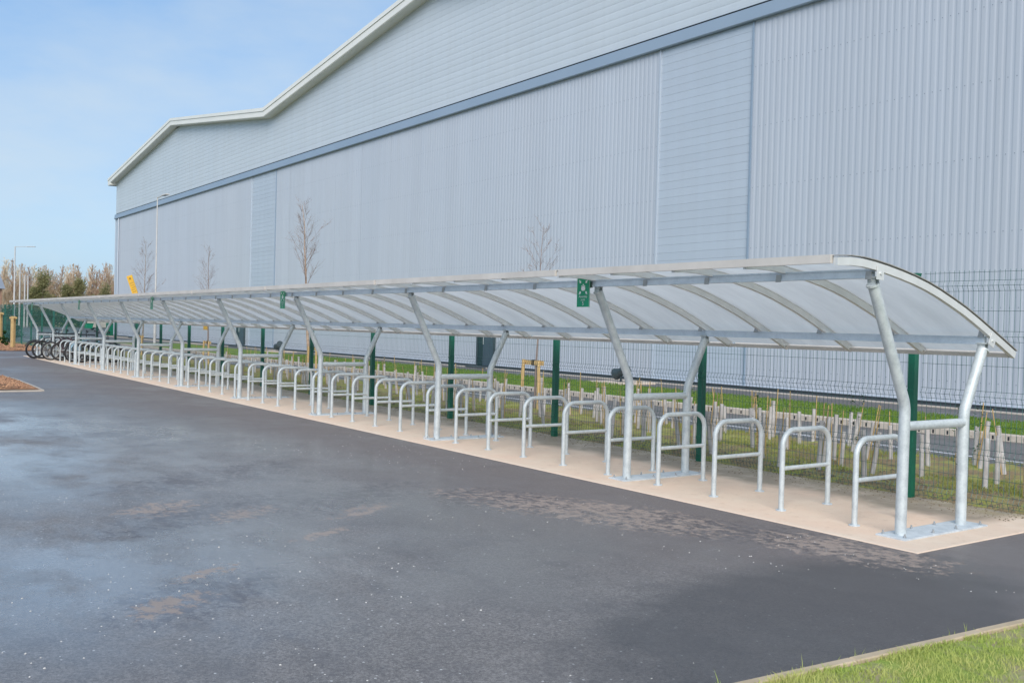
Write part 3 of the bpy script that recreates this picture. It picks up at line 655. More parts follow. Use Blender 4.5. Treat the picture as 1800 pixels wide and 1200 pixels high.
for k in range(-2, 24):
    y = 1.01 + FD * k + (.09 if k == 0 else 0); p = ob('post', fpost, fn, (0, y, 0), (0, 0, random.uniform(-.02, .02)))
    if k < 6:
        for z in (.3, 1.07, 1.64, 2.1): ob('post_clip', clm, p, (0, 0, z))
    if k < 23: ob('mesh_panel', pme, fn, (-.038, y, 0))

# ------------------------------------------------------------------ vegetation helpers
def blades(n, pos, h0, h1, wdt, lean=.5):
    vs = []; fs = []
    for _ in range(n):
        p = pos()
        if p is None: continue
        x, y, z, hs = p; h = random.uniform(h0, h1) * hs; a = random.uniform(0, 6.283); l = random.uniform(0, lean) * h; b = random.uniform(0, 6.283)
        dx, dy = math.cos(a) * wdt, math.sin(a) * wdt; lx, ly = math.cos(b) * l, math.sin(b) * l; o = len(vs)
        vs += [(x - dx, y - dy, z - .004), (x + dx, y + dy, z - .004), (x + dx * .7 + lx * .4, y + dy * .7 + ly * .4, z + h * .55), (x - dx * .7 + lx * .4, y - dy * .7 + ly * .4, z + h * .55), (x + lx, y + ly, z + h)]
        fs += [(o, o + 1, o + 2, o + 3), (o + 3, o + 2, o + 4)]
    return MB().add(vs, fs)
def lawnpos():
    x = random.uniform(-5.2, -.2); t = random.random() ** 1.7 * 2.6; y = by_(x) - .05 - t
    q = fbm(x, y, 2.3, 12.)
    if q < -.30 and random.random() < .85: return None
    return (x, y, .012 + .02 * fbm(x, y, 1.2, 1.) * min(1, t * 2), .75 + .5 * max(0, q))
stuff('lawn_grass', blades(52000, lawnpos, .012, .042, .0024, 1.3).mesh('lawn_grass', M['lawn_blade']), 'short bright green lawn grass in the lower right corner', 'grass')
def edgepos():
    x = random.uniform(-4.6, -.6); return (x, by_(x) + random.uniform(.0, .02), -.006, random.choice((.5, .7, 1, 1.5))) if fbm(x, 0, 3., 5.) > .15 else None
stuff('edge_weeds', blades(260, edgepos, .02, .06, .0022, .7).mesh('edge_weeds', M['lawn_blade']), 'thin weeds sprouting along the lawn edging by the asphalt', 'weeds')
def bedpos():
    y = -3 + random.random() ** 1.5 * 34; x = random.uniform(2.0, 5.1)
    if fbm(x, y, .9, 22.) < .0 + (.35 if x < 2.25 else 0): return None
    return (x, y, bedz(x, y), 1.)
stuff('bed_grass', blades(65000, bedpos, .015, .055, .004, 1.1).mesh('bed_grass', M['bed_blade']), 'patchy weeds and grass over the planting bed behind the fence', 'ground cover')
def crumbs(n, pos, r0, r1, mat, name):
    vs = []; fs = []
    for _ in range(n):
        p = pos()
        if p is None: continue
        x, y, z = p; r = random.uniform(r0, r1); o = len(vs); a = random.uniform(0, 6.28)
        for k in range(4): vs.append((x + r * math.cos(a + k * 1.57) * random.uniform(.6, 1.2), y + r * math.sin(a + k * 1.57) * random.uniform(.6, 1.2), z))
        vs += [(x + r * .2, y, z + r * random.uniform(.4, .9))]; fs += [(o + k, o + (k + 1) % 4, o + 4) for k in range(4)]
    return MB().add(vs, fs).mesh(name, mat)
def crpos():
    y = -3 + random.random() ** 1.6 * 30; x = 1.97 + random.random() ** 2.0 * 1.5; return (x, y, bedz(x, y) - .004)
stuff('soil_clods', crumbs(5200, crpos, .008, .035, M['soilcrumb'], 'soil_clods'), 'loose dark soil crumbs along the back edge of the slab', 'soil')
def gritpos():
    x = 1.955 - random.random() ** 2.2 * .5; return (x, -.1 + random.random() ** 1.4 * 30, .0)
stuff('slab_grit', crumbs(2600, gritpos, .003, .013, M['soilcrumb'], 'slab_grit'), 'fine soil and grit washed onto the back of the concrete slab', 'grit')
def pebpos():
    x, y = random.uniform(-8, -.6), random.uniform(-3, 9)
    if fbm(x, y, .5, 31.) < -.1 or y < by_(x) + .1: return None
    return (x, y, -.008)
stuff('pebbles', crumbs(1500, pebpos, .003, .008, M['stone'], 'pebbles'), 'tiny pale pebbles scattered over the asphalt yard', 'pebbles')
def chippos(): 
    x, y = random.uniform(-6, 1.8), 45.25 + random.random() ** 1.5 * 10; return (x, y, mulchz(x, y) + .05 * min(1, (y - 45.2) / 1.5))
stuff('bark_chips', crumbs(3500, chippos, .03, .08, M['chip'], 'bark_chips'), 'reddish bark chips covering the far mulch bed', 'bark chips')
def chippos2():
    a = random.uniform(0, 1); k = int(a * n_) % n_; t = random.random(); e = random.random() ** .6 * .95
    ex = isl[k][0] + (isl[(k + 1) % n_][0] - isl[k][0]) * t; ey = isl[k][1] + (isl[(k + 1) % n_][1] - isl[k][1]) * t
    z = .16 - .03 * e / .66 if e < .66 else .13 - (e - .66) / .325 * .095
    return (cc[0] + (ex - cc[0]) * e, cc[1] + (ey - cc[1]) * e, z)
stuff('island_bark_chips', crumbs(5000, chippos2, .02, .06, M['chip'], 'island_bark_chips'), 'reddish bark chips on the small island at the left edge', 'bark chips')
def vpos():
    y = 0 + random.random() ** 1.3 * 40; x0, x1 = kx(y) + .15, gx(y) - .03; x = random.uniform(x0, x1); return (x, y, .072 + .012 * fbm(x, y, 1.1, 6.), 1)
stuff('verge_grass', blades(45000, vpos, .02, .05, .008, .8).mesh('verge_grass', M['verge_blade']), 'bright green mown grass on the verge beyond the road', 'grass')

def limb(m_, p0, d, ln_, r0, n=4, wob=.1, mi=0, r1=.25):
    pts = [Vector(p0)]; d = Vector(d).normalized()
    for k in range(n):
        d = (d + Vector((random.uniform(-wob, wob), random.uniform(-wob, wob), random.uniform(-wob, wob) + .03))).normalized(); pts.append(pts[-1] + d * (ln_ / n))
    m_.tube(pts, [r0 * (1 - (1 - r1) * k / n) for k in range(n + 1)], 5 if r0 > .008 else 3, False, mi); return pts
def young_tree(loc, h, r, label, mat, lean=(0, 0), nb=16, low=.42, spread=.5):
    t = thing('young_tree', label, 'tree', loc, (0, 0, 0), 'young staked trees in the planting bed')
    tm = MB(); top = Vector((lean[0], lean[1], h)); pts = []
    for k in range(9):
        f = k / 8; pts.append(Vector((0, 0, 0)).lerp(top, f) + Vector((random.uniform(-.03, .03) * f, random.uniform(-.03, .03) * f, 0)))
    tm.tube(pts, [r * (1 - .88 * k / 8) for k in range(9)], 8, True); ob('trunk', autosmooth(tm.mesh('trunk', mat), 60), t)
    for k in range(nb):
        f = low + (1 - low) * (k + random.random()) / nb * .95; a = random.uniform(0, 6.283) if k % 3 else (1.9 if k % 2 else 5.0)
        i = min(7, int(f * 8)); p = pts[i].lerp(pts[i + 1], f * 8 - i); up = random.uniform(1.1, 2.0); ln_ = spread * h * (1.12 - f) * random.uniform(.55, 1.1) * .62 + .15
        m_ = MB(); bp = limb(m_, p, (math.cos(a), math.sin(a), up), ln_, min(.011, r * .26 * (1.2 - f)), 5, .13)
        for q in range(int(4 + ln_ * 5)):
            j = random.randint(1, len(bp) - 2); b = bp[j].lerp(bp[j + 1], random.random()); a2 = a + random.uniform(-1.2, 1.2)
            sb = limb(m_, b, (math.cos(a2), math.sin(a2), random.uniform(.3, 1.6)), ln_ * random.uniform(.2, .5), min(.0042, r * .10), 3, .2)
            for _ in range(2): limb(m_, sb[random.randint(1, 3)], (random.uniform(-1, 1), random.uniform(-1, 1), random.uniform(.1, 1)), ln_ * .18, .0025, 2, .2)
        ob('branch', m_.mesh('branch', M['twig']), t)
    return t
young_tree((4.3, 10.72, 0.03), 3.6, .026, 'slim dark stemmed young tree nearest the camera above the shelter roof', M['twig'], (.0, -.12), 16, .55, .55)
young_tree((4.3, 21.5, 0.03), 5.05, .055, 'tallest bare young birch with pale orange trunk above the shelter', M['bark2'], (.1, .95), 22, .5, .62)
young_tree((4.3, 30.45, 0.03), 4.25, .035, 'small dark bare young tree between the birch and the lamp column', M['twig'], (0, .2), 15, .5, .5)
young_tree((4.3, 39.3, 0.03), 4.95, .042, 'farthest bare young birch with pale stem by the yellow board', M['bark'], (0, -.35), 22, .42, .5)
def stake_frame(loc, lab, hh=.93, mat=None):
    t = thing('timber_tree_support', lab, 'tree stakes', loc, (0, 0, random.uniform(-.05, .05)), 'timber tree supports')
    for s in (-1, 1): ob('stake', MB().tube([(-.06 * 0, s * .30 + .02, -.1), (0, s * .27, hh)], .032, 10).mesh('stake', M['timber']), t)
    ob('cross_rail', MB().cbox(.034, .058, -.36, .36, hh - .10, hh - .01, .004).mesh('cross_rail', M['timber']), t)
    ob('tie', MB().box(.02, .075, -.05, -.03, hh - .11, hh + .0).box(.02, .075, .0, .02, hh - .11, hh + .0).mesh('tie', M['rubber']), t); return t
stake_frame((4.24, 10.78, .02), 'pale timber stake frame around the slim dark tree behind the near stands', .98)
stake_frame((4.24, 21.2, .02), 'pale timber stake frame at the foot of the tallest birch', .93)
stake_frame((4.24, 30.5, .02), 'pale timber stake frame at the foot of the small dark tree', .86)
stake_frame((4.24, 39.4, .02), 'pale timber stake frame farthest along the planting bed', .88)
def stake_pair(loc, lab, hh):
    t = thing('timber_tree_support', lab, 'tree stakes', loc, (0, 0, .12), 'pale stakes in the far mulch bed')
    for s in (-1, 1): ob('stake', MB().cbox(-.05, .05, s * .13 + s * .0 - .05 + s * .02, s * .13 + .05 + s * .02, -.1, hh, .01).mesh('stake', M['timber']), t, (s * .09, 0, 0))
    ob('cross_rail', MB().box(-.16, .16, -.055, .055, hh - .12, hh - .03).mesh('cross_rail', M['timber']), t); return t
stake_pair((.50, 48.0, .03), 'shorter pair of pale timber stakes in the mulch bed, right one', 1.55); stake_pair((1.02, 56.0, .03), 'pale timber stakes at the very left edge in the mulch bed', 1.75)
ob_y = thing('tree_notice', 'small yellow notice on the trunk of the small dark tree', 'notice', (4.25, 30.45, 1.40))
ob('board', MB().box(-.012, 0, .0, .42, -.13, .13).mesh('board', M['yellow']), ob_y)

# saplings in translucent guards
def guard(h, r):
    m_ = MB(); n = 9; vs = []
    for k, zz in enumerate((0, h * .3, h * .65, h)):
        for j in range(n):
            a = 6.283 * j / n; rr = r * (1 + .06 * math.sin(3 * a + k)); vs.append((rr * math.cos(a), rr * math.sin(a), zz))
    m_.add(vs, [(k * n + j, k * n + (j + 1) % n, (k + 1) * n + (j + 1) % n, (k + 1) * n + j) for k in range(3) for j in range(n)])
    # inner wall and rim give the tube its thickness
    o = len(m_.v); m_.v += [(x * .9, y * .9, z) for x, y, z in vs]
    fs = [(o + (k + 1) * n + j, o + (k + 1) * n + (j + 1) % n, o + k * n + (j + 1) % n, o + k * n + j) for k in range(3) for j in range(n)] + [(3 * n + j, 3 * n + (j + 1) % n, o + 3 * n + (j + 1) % n, o + 3 * n + j) for j in range(n)]
    m_.f += fs; m_.m += [0] * len(fs); return autosmooth(m_.mesh('tube_guard', M['tube_plastic']), 50)
gms = [guard(h, r) for h, r in ((.50, .026), (.56, .029), (.44, .025), (.60, .027))]
cms = [autosmooth(MB().tube([(.03, .012, -.05), (.03 + dx, .012, h)], [.008, .006], 6).mesh('cane', M['cane']), 50) for h, dx in ((.70, .0), (.80, .02), (.62, -.02), (.74, .03))]
tms = []
for q in range(2):
    m_ = MB(); limb(m_, (0, 0, 0), (.05, 0, 1), .72, .005, 4, .05); limb(m_, (0, 0, .55), (.4, .2, 1), .2, .003, 3, .1); limb(m_, (.0, 0, .5), (-.3, -.3, 1), .22, .003, 3, .1); tms.append(m_.mesh('sapling_stem', M['twig']))
lvs = []
for q in range(2):
    m_ = MB(); vv = []; ff = []
    for k in range(46):
        h = random.uniform(.15, .85); a = random.uniform(0, 6.283); rr = random.uniform(.02, .11) * (1.1 - h * .6); p = Vector((rr * math.cos(a), rr * math.sin(a), h)); u = Vector((math.cos(a), math.sin(a), random.uniform(-.4, .6))).normalized() * .034; w_ = Vector((-math.sin(a), math.cos(a), 0)) * .014; o = len(vv)
        vv += [tuple(p - u * .6), tuple(p + w_), tuple(p + u), tuple(p - w_)]; ff.append((o, o + 1, o + 2, o + 3))
    m_.add(vv, ff); limb(m_, (0, 0, 0), (0, 0, 1), .85, .004, 4, .04); lvs.append(m_.mesh('leafy_shoot', M['hedge']))
sap = []
for ri, xr in enumerate((2.45, 3.0, 3.6, 4.2, 4.75)):
    y = -2.6 + random.uniform(0, .5)
    while y < 27:
        x = xr + random.uniform(-.26, .26); yy = y + random.uniform(-.2, .2)
        if all(abs(yy - ty) > .45 or x < 3.9 for ty in (10.75, 21.4)) and random.random() > .1: sap.append((x, yy))
        y += .56 if y < 11 else .84
bays = {}
for x, y in sap: bays.setdefault(max(-1, int(math.floor((y - 1.01) / FD))), []).append((x, y))
for b, lst in bays.items():
    lst.sort(key=lambda p: -(p[0] - CP.x) / (p[1] - CP.y) )
    for i, (x, y) in enumerate(lst):
        lx, ly = max(-.14, min(.14, random.gauss(0, .07))), max(-.14, min(.14, random.gauss(0, .07))); g = random.randrange(4)
        s = thing('sapling_guard', 'milky sapling tube, %s from the right behind the %s fence bay from the right' % (ordn(i + 1), ordn(b + 2)), 'sapling guard', (x, y, bedz(x, y) - .015), (lx, ly, random.uniform(0, 6.28)), 'sapling guards in the planting bed')
        ob('tube_guard', gms[g], s)
        if random.random() < .85: ob('cane', cms[random.randrange(4)], s)
        if random.random() < .14: ob('leafy_shoot', lvs[random.randrange(2)], s)
        if random.random() < .3: ob('sapling_stem', tms[random.randrange(2)], s)

# ------------------------------------------------------------------ dark fittings on concrete pads in front of the wall
def fitting(loc, rz, lab, padlab, s=1.0):
    pd = tag(ob('concrete_pad', MB().cbox(-.75, .75, -.75, .75, 0, .05, .01).mesh('concrete_pad', M['pad']), None, (loc[0], loc[1], .02)), padlab, 'pad', 'concrete pads by the wall')
    t = thing('floodlight', lab, 'floodlight', (loc[0], loc[1], .07), (0, 0, rz), 'dark round fittings by the wall')
    ax = Vector((0, 1, -.34)).normalized()
    b = MB(); b.tube([Vector((0, 0, .30)) + ax * k for k in (-.26, -.25, -.06, .06, .25, .26)], [.15 * s, .185 * s, .13 * s, .13 * s, .185 * s, .15 * s], 18); ob('drum', autosmooth(b.mesh('drum', M['dark_metal']), 35), t)
    ob('bracket', MB().box(-.02, .02, -.03, .03, 0, .25).box(-.12, .12, -.1, .1, 0, .012).mesh('bracket', M['dark_metal']), t)
fitting((12.75, 17.65), 0, 'dark double drum fitting on a pale pad left of the second near post', 'pale square concrete pad near the wall under the nearer dark fitting')
fitting((13.05, 45.6), 0, 'dark tilted drum fitting on a pale pad farther along the wall', 'pale square concrete pad near the wall under the farther dark fitting')

# ------------------------------------------------------------------ bicycles
def bike(loc, rz, lab, col, rimc, Rw=.335, lean=0., extra=None, bar='flat'):
    fm = simple('bike_frame_paint', col, None, 10, .3); rm = simple('bike_rim', rimc, None, 10, .35, .5)
    t = thing('bicycle', lab, 'bicycle', loc, (lean, 0, rz), 'bicycles parked at the far end'); xr, xf = -.51, .53
    bb = Vector((-.07, 0, .29)); st = Vector((-.20, 0, .82)); hd = Vector((.36, 0, .88)); hb = Vector((.40, 0, .72)); ra = Vector((xr, 0, Rw)); fa = Vector((xf, 0, Rw))
    m_ = MB(); tb = lambda a, b, r: m_.tube([a, b], r, 8)
    tb(bb, st, .019); tb(st - Vector((-.01, 0, .06)), hd, .020); tb(bb, hb, .024); tb(hd, hb, .024)
    for s in (-1, 1): tb(bb + Vector((0, s * .03, 0)), ra + Vector((0, s * .06, 0)), .010); tb(st + Vector((0, s * .01, -.08)), ra + Vector((0, s * .06, 0)), .008)
    ob('frame', autosmooth(m_.mesh('frame', fm), 40), t)
    m_ = MB()
    for s in (-1, 1): m_.tube([hb + Vector((0, s * .05, -.02)), fa + Vector((0, s * .055, 0))], [.017, .011], 8)
    m_.box(.36, .44, -.065, .065, .68, .72); ob('fork', autosmooth(m_.mesh('fork', M['dark_metal']), 40), t)
    for c in (ra, fa):
        wl = ob('wheel', MB().torus((0, 0, 0), (0, 1, 0), Rw - .062, .014, 36, 6).mesh('wheel', rm), t, c)
        ob('tyre', autosmooth(MB().torus((0, 0, 0), (0, 1, 0), Rw - .027, .028, 40, 8).mesh('tyre', M['rubber']), 60), wl)
        sp = MB()
        for k in range(18):
            a = 6.283 * k / 18; sp.tube([(.02 * math.cos(a + .5), .025 * (-1) ** k, .02 * math.sin(a + .5)), ((Rw - .05) * math.cos(a), 0, (Rw - .05) * math.sin(a))], .0016, 3, False)
        sp.cyl((0, 0, 0), (0, 1, 0), .022, .09, 10); ob('spokes', sp.mesh('spokes', M['galv']), wl)
    m_ = MB(); m_.tube([st, st + Vector((-.03, 0, .12))], .013, 8); ob('seat_post', m_.mesh('seat_post', M['galv']), t)
    m_ = MB(); vs = []
    for x, wd, z in ((-.16, .075, .03), (-.08, .08, .035), (.0, .045, .028), (.08, .022, .022), (.13, .012, .012)):
        for k in range(6):
            a = math.pi * k / 5; vs.append((x, wd * math.cos(a), z * .5 + .03 * math.sin(a)))
    m_.add(vs, [(i * 6 + k, i * 6 + k + 1, (i + 1) * 6 + k + 1, (i + 1) * 6 + k) for i in range(4) for k in range(5)] + [(0, 1, 2, 3, 4, 5), tuple(range(29, 23, -1))] + [(i * 6, (i + 1) * 6, (i + 1) * 6 + 5, i * 6 + 5) for i in range(4)])
    ob('saddle', autosmooth(m_.mesh('saddle', M['black']), 60), t, (-.23, 0, .95), (0, 0, 0), (1.15, 1.25, 1.5))
    m_ = MB(); top = hd + Vector((-.03, 0, .16)); m_.tube([hd, top, top + Vector((.07, 0, .02))], .013, 8); hbx = top + Vector((.07, 0, .02))
    m_.tube(fillet([hbx + Vector((-.06, -.31, .05)), hbx + Vector((-.0, -.12, .02)), hbx + Vector((0, .12, .02)), hbx + Vector((-.06, .31, .05))], .05, 3), .012, 8)
    h = ob('handlebar', autosmooth(m_.mesh('handlebar', M['black']), 50), t)
    m_ = MB()
    for s in (-1, 1): m_.tube([hbx + Vector((-.06, s * .31, .05)), hbx + Vector((-.085, s * .42, .06))] if False else [hbx + Vector((-.035, s * .22, .035)), hbx + Vector((-.062, s * .315, .052))], .018, 8)
    ob('grips', m_.mesh('grips', M['rubber']), h)
    m_ = MB().torus(bb, (0, 1, 0), .085, .006, 24, 5).cyl(bb, (0, 1, 0), .02, .12, 10); m_.tube([bb + Vector((0, .05, 0)), bb + Vector((.12, .06, -.12))], .010, 6); m_.tube([bb + Vector((0, -.05, 0)), bb + Vector((-.12, -.06, .12))], .010, 6)
    cr = ob('crank', autosmooth(m_.mesh('crank', M['dark_metal']), 50), t)
    for s, dx in ((1, .12), (-1, -.12)): ob('pedal', MB().box(bb.x + dx - .045, bb.x + dx + .045, s * .11 - .04, s * .11 + .04, bb.z - dx - .012, bb.z - dx + .012).mesh('pedal', M['black']), cr)
    m_ = MB(); m_.tube([bb + Vector((0, -.045, .085)), ra + Vector((0, -.045, .04))], .004, 4); m_.tube([bb + Vector((0, -.045, -.085)), ra + Vector((0, -.045, -.04))], .004, 4); ob('chain', m_.mesh('chain', M['bolt']), t)
    if extra == 'guards':
        m_ = MB()
        for c in (ra, fa): m_.tube([c + Vector((math.cos(a) * (Rw + .025), 0, math.sin(a) * (Rw + .025))) for a in [R(10 + 15 * q) for q in range(11)]], .016, 6)
        ob('mudguards', autosmooth(m_.mesh('mudguards', M['black']), 60), t)
    return t
bike((.05, 36.35, 0), .16, 'farthest black bicycle with thin wheel at the left end', (.03, .03, .035), (.10, .10, .11), .345, .05, 'guards')
bike((.24, 35.85, 0), -.12, 'black bicycle with thick tyre beside the white rimmed one', (.04, .02, .03), (.05, .05, .05), .35, -.05)
bike((.34, 34.75, 0), .12, 'dark bicycle with a bright white wheel rim', (.05, .02, .035), (.80, .80, .78), .345, .06)
bike((.55, 33.95, 0), -.2, 'brown tyred bicycle with dark red frame under the stands', (.09, .03, .03), (.10, .09, .08), .345, -.06)
bike((.80, 33.25, 0), .18, 'pale blue bicycle nearest the camera in the far bays', (.28, .48, .60), (.30, .30, .32), .33, .05, 'guards')
bike((.46, 35.25, 0), 3.05, 'black bicycle with muddy tyres between the white rimmed one and the thick tyred one', (.06, .03, .05), (.16, .13, .11), .34, .09, None)
bike((.98, 32.5, 0), -.1, 'grey bicycle with high dark handlebar at the near end of the parked bicycles', (.16, .17, .18), (.10, .10, .10), .34, -.04, 'guards')
bg_ = thing('pannier_bag', 'pale blue fabric bag hung beside the bicycle wheel', 'bag', (.35, 33.1, .42), (0, .0, .1))
b = MB(); b.cbox(-.19, .19, -.07, .07, 0, .24, .05); ob('bag_body', autosmooth(b.mesh('bag_body', simple('blue_fabric', (.36, .52, .62), (.26, .40, .50), 9, .9)), 60), bg_)
ob('bag_flap', MB().cbox(-.195, .195, -.082, .082, .20, .27, .04).mesh('bag_flap', simple('blue_fabric_light', (.46, .60, .70), None, 9, .9)), bg_)
ob('bag_strap', MB().tube([(-.12, 0, .26), (-.08, 0, .40), (.08, 0, .40), (.12, 0, .26)], .012, 6).mesh('bag_strap', M['black']), bg_)

# ------------------------------------------------------------------ lamp columns, poles, boards
def lampcol(loc, h, arm, rz, lab, r=.09):
    t = thing('lamp_column', lab, 'street lamp', loc, (0, 0, rz), 'lamp columns')
    ob('column', autosmooth(MB().tube([(0, 0, 0), (0, 0, 1.3), (0, 0, 1.42), (0, 0, h)], [r * 1.6, r * 1.6, r, r * .6], 14).mesh('column', M['lamp']), 40), t)
    ob('arm', autosmooth(MB().tube([(0, 0, h - .06), (arm * .7, 0, h + .02)], [.035, .03], 8).mesh('arm', M['lamp']), 40), t)
    ob('lantern', MB().cbox(arm * .55, arm, -.14, .14, h - .03, h + .05, .03).box(arm * .6, arm * .95, -.10, .10, h - .045, h - .031, 1).mesh('lantern', [M['lamp'], M['dark_metal']]), t); return t
lampcol((11.3, 63.05, 0), 9.85, 2.0, math.atan2(-.58, .815) - .9, 'tall pale lamp column against the far end of the warehouse', .06)
lampcol((15.4, 150, 0), 11.5, 3.0, R(-40), 'tall thin lamp column rising above the trees at the left', .12)
def pole(loc, h, lab):
    t = thing('flag_pole', lab, 'pole', loc, (0, 0, 0), 'white poles at the left'); ob('shaft', autosmooth(MB().tube([(0, 0, 0), (0, 0, h)], [.13, .08], 10).mesh('shaft', M['lamp']), 40), t)
    ob('finial', MB().cyl((0, 0, h + .05), (0, 0, 1), .13, .12, 10).mesh('finial', M['lamp']), t)
for (x, h, lab) in ((16.1, 8.6, 'leftmost white pole beside the tall thin lamp'), (16.75, 7.3, 'middle white pole of the three at the left'), (17.15, 7.3, 'right white pole of the three at the left')): pole((x, 150, 0), h, lab)
yb = thing('yellow_board', 'tall narrow yellow board leaning to the left behind the shelter roof', 'board', (10.0, 63.6, 0), (0, 0, R(-35)))
ob('post', MB().tube([(0.25, .05, 0), (.18, .05, 3.0)], .03, 8).mesh('post', M['lamp']), yb)
pl_ = ob('panel', MB().cbox(-.19, .19, -.03, .03, -.85, .85, .02).mesh('panel', M['yellow']), yb, (-.02, 0, 3.70), (0, -.34, 0))
mb = MB().cyl((0, -.032, .64), (0, 1, 0), .08, .012, 14)
for i in range(7): mb.box(-.13 + .02 * (i % 3), .14 - .03 * (i % 2), -.037, -.031, .30 - .15 * i, .335 - .15 * i)
ob('print', mb.mesh('print', M['yellow_dark']), pl_)
cb = thing('green_cabinet', 'green roadside cabinet standing past the far corner of the warehouse', 'cabinet', (14.6, 90.0, -.02), (0, 0, .5))
ob('body', MB().cbox(-.24, .24, -.2, .2, 0, 1.2, .03).mesh('body', M['green_steel']), cb); ob('plinth', MB().box(-.26, .26, -.22, .22, -.06, .05).mesh('plinth', M['kerb']), cb)
ob('door_panel', MB().box(-.2, .2, -.215, -.2, .1, 1.1).mesh('door_panel', M['sign_green']), cb)
ct = thing('storage_bin', 'low green metal bin far off beyond the car park', 'bin', (21.2, 130, .25), (0, 0, .2)); ct.scale = (.36, .5, .55)
ob('body', MB().add([(-.9, -.8, 0), (.9, -.8, 0), (.9, .8, 0), (-.9, .8, 0), (-1.3, -.9, 1.15), (1.3, -.9, 1.15), (1.3, .9, 1.15), (-1.3, .9, 1.15)], [(3, 2, 1, 0), (0, 1, 5, 4), (1, 2, 6, 5), (2, 3, 7, 6), (3, 0, 4, 7), (4, 5, 6, 7)]).mesh('body', M['sign_green']), ct)
ob('rim', MB().box(-1.34, 1.34, -.95, -.88, 1.10, 1.2).box(-1.34, 1.34, .88, .95, 1.10, 1.2).mesh('rim', M['green_steel']), ct)
# distant van
vn = thing('delivery_van', 'small cream delivery van far off beyond the car park', 'van', (24.2, 135, 0), (0, 0, .25))
cream = simple('cream_paint', (.66, .60, .50), None, 2, .4)
b = MB(); pr = [(-1.9, .35), (1.9, .35), (1.95, .8), (1.6, 1.0), (1.05, 1.75), (.7, 1.85), (-1.85, 1.85), (-1.95, 1.7)]
b.add([(x, -.85, z) for x, z in pr] + [(x, .85, z) for x, z in pr], [tuple(range(7, -1, -1))[::-1], tuple(range(15, 7, -1))] + [(i, 8 + i, 8 + (i + 1) % 8, (i + 1) % 8) for i in range(8)]); ob('body', b.mesh('body', cream), vn)
ob('windscreen', MB().add([(1.61, -.72, 1.05), (1.61, .72, 1.05), (1.1, .70, 1.70), (1.1, -.70, 1.70)], [(0, 1, 2, 3)]).mesh('windscreen', M['door']), vn)
ob('side_window', MB().box(.45, 1.2, -.862, -.852, 1.1, 1.6).mesh('side_window', M['door']), vn)
for x in (-1.2, 1.2):
    for s in (-.8, .8):
        wl = ob('wheel', MB().torus((0, 0, 0), (0, 1, 0), .22, .1, 20, 8).mesh('wheel', M['rubber']), vn, (x, s, .32)); ob('hub', MB().cyl((0, 0, 0), (0, 1, 0), .16, .12, 12).mesh('hub', M['galv']), wl)
# house roof peeping in at the left edge
hs = thing('house', 'distant house with grey roof at the left edge of the picture', 'house', (6.0, 128, 0), (0, 0, .1))
brick = simple('house_brick', (.36, .22, .15), (.30, .18, .12), 3, .9)
ob('wall', MB().box(-4, 4.2, -3, 3, -.1, 4.9).mesh('wall', brick), hs)
ob('roof', MB().add([(-4.3, -3.4, 4.8), (4.5, -3.4, 4.8), (4.5, 3.4, 4.8), (-4.3, 3.4, 4.8), (-4.3, 0, 7.2), (4.5, 0, 7.2)], [(0, 1, 5, 4), (2, 3, 4, 5), (0, 4, 3), (1, 2, 5), (3, 2, 1, 0)]).mesh('roof', simple('slate_roof', (.24, .27, .31), None, 2, .6)), hs)
for x in (-2, 2):
    wn = ob('window', MB().box(x - .6, x + .6, -3.03, -2.99, 1.0, 2.2).mesh('window', M['door']), hs); ob('frame', MB().box(x - .66, x + .66, -3.05, -3.035, .92, 1.0).box(x - .66, x + .66, -3.05, -3.035, 2.2, 2.27).mesh('frame', M['fascia']), wn)

# ------------------------------------------------------------------ shrubs, hedges, far trees
def leaves(n, pos, s0, s1):
    vs = []; fs = []
    for _ in range(n):
        p = Vector(pos()); s = random.uniform(s0, s1); d = Vector((random.gauss(0, 1), random.gauss(0, 1), random.gauss(0, 1))).normalized(); u = d.orthogonal().normalized(); v = d.cross(u); o = len(vs)
        vs += [tuple(p - u * s * .5), tuple(p + v * s * .35), tuple(p + u * s * .6), tuple(p - v * s * .35)]; fs.append((o, o + 1, o + 2, o + 3))
    return MB().add(vs, fs)
def clumps(rx, ry, h, nc, z0=.0):
    cl = []
    for _ in range(nc):
        a = random.uniform(0, 6.283); q = random.random() ** .5; zz = random.random(); k = 1 - .75 * max(0, zz - .3)
        cl.append((math.cos(a) * rx * q * k, math.sin(a) * ry * q * k, z0 + h * (.1 + .85 * zz), random.uniform(.12, .28) * min(rx * 1.6, h)))
    def pos():
        c = random.choice(cl); d = Vector((random.gauss(0, 1), random.gauss(0, 1), random.gauss(0, 1))).normalized() * c[3] * random.uniform(.55, 1.05); return (c[0] + d.x, c[1] + d.y, max(.02, c[2] + d.z * .8))
    return pos
def shrub(name, loc, rx, ry, h, n, s, mat, lab, cat='shrub', grp=None, stems=True):
    t = thing(name, lab, cat, loc, (0, 0, 0), grp); ob('foliage', leaves(n, clumps(rx, ry, h, 22), s * .6, s).mesh('foliage', M[mat]), t)
    m_ = MB()
    for k in range(6):
        a = random.uniform(0, 6.28); m_.tube([(0, 0, -.05), (math.cos(a) * rx * .5, math.sin(a) * ry * .5, h * .8)], [.03 * h, .008 * h], 5)
    ob('stems', m_.mesh('stems', M['twig']), t); return t
shrub('island_plant', (-4.18, 22.4, .08), .34, .34, .42, 700, .07, 'hedge', 'small green plant on the bark island at the left edge', 'plant')
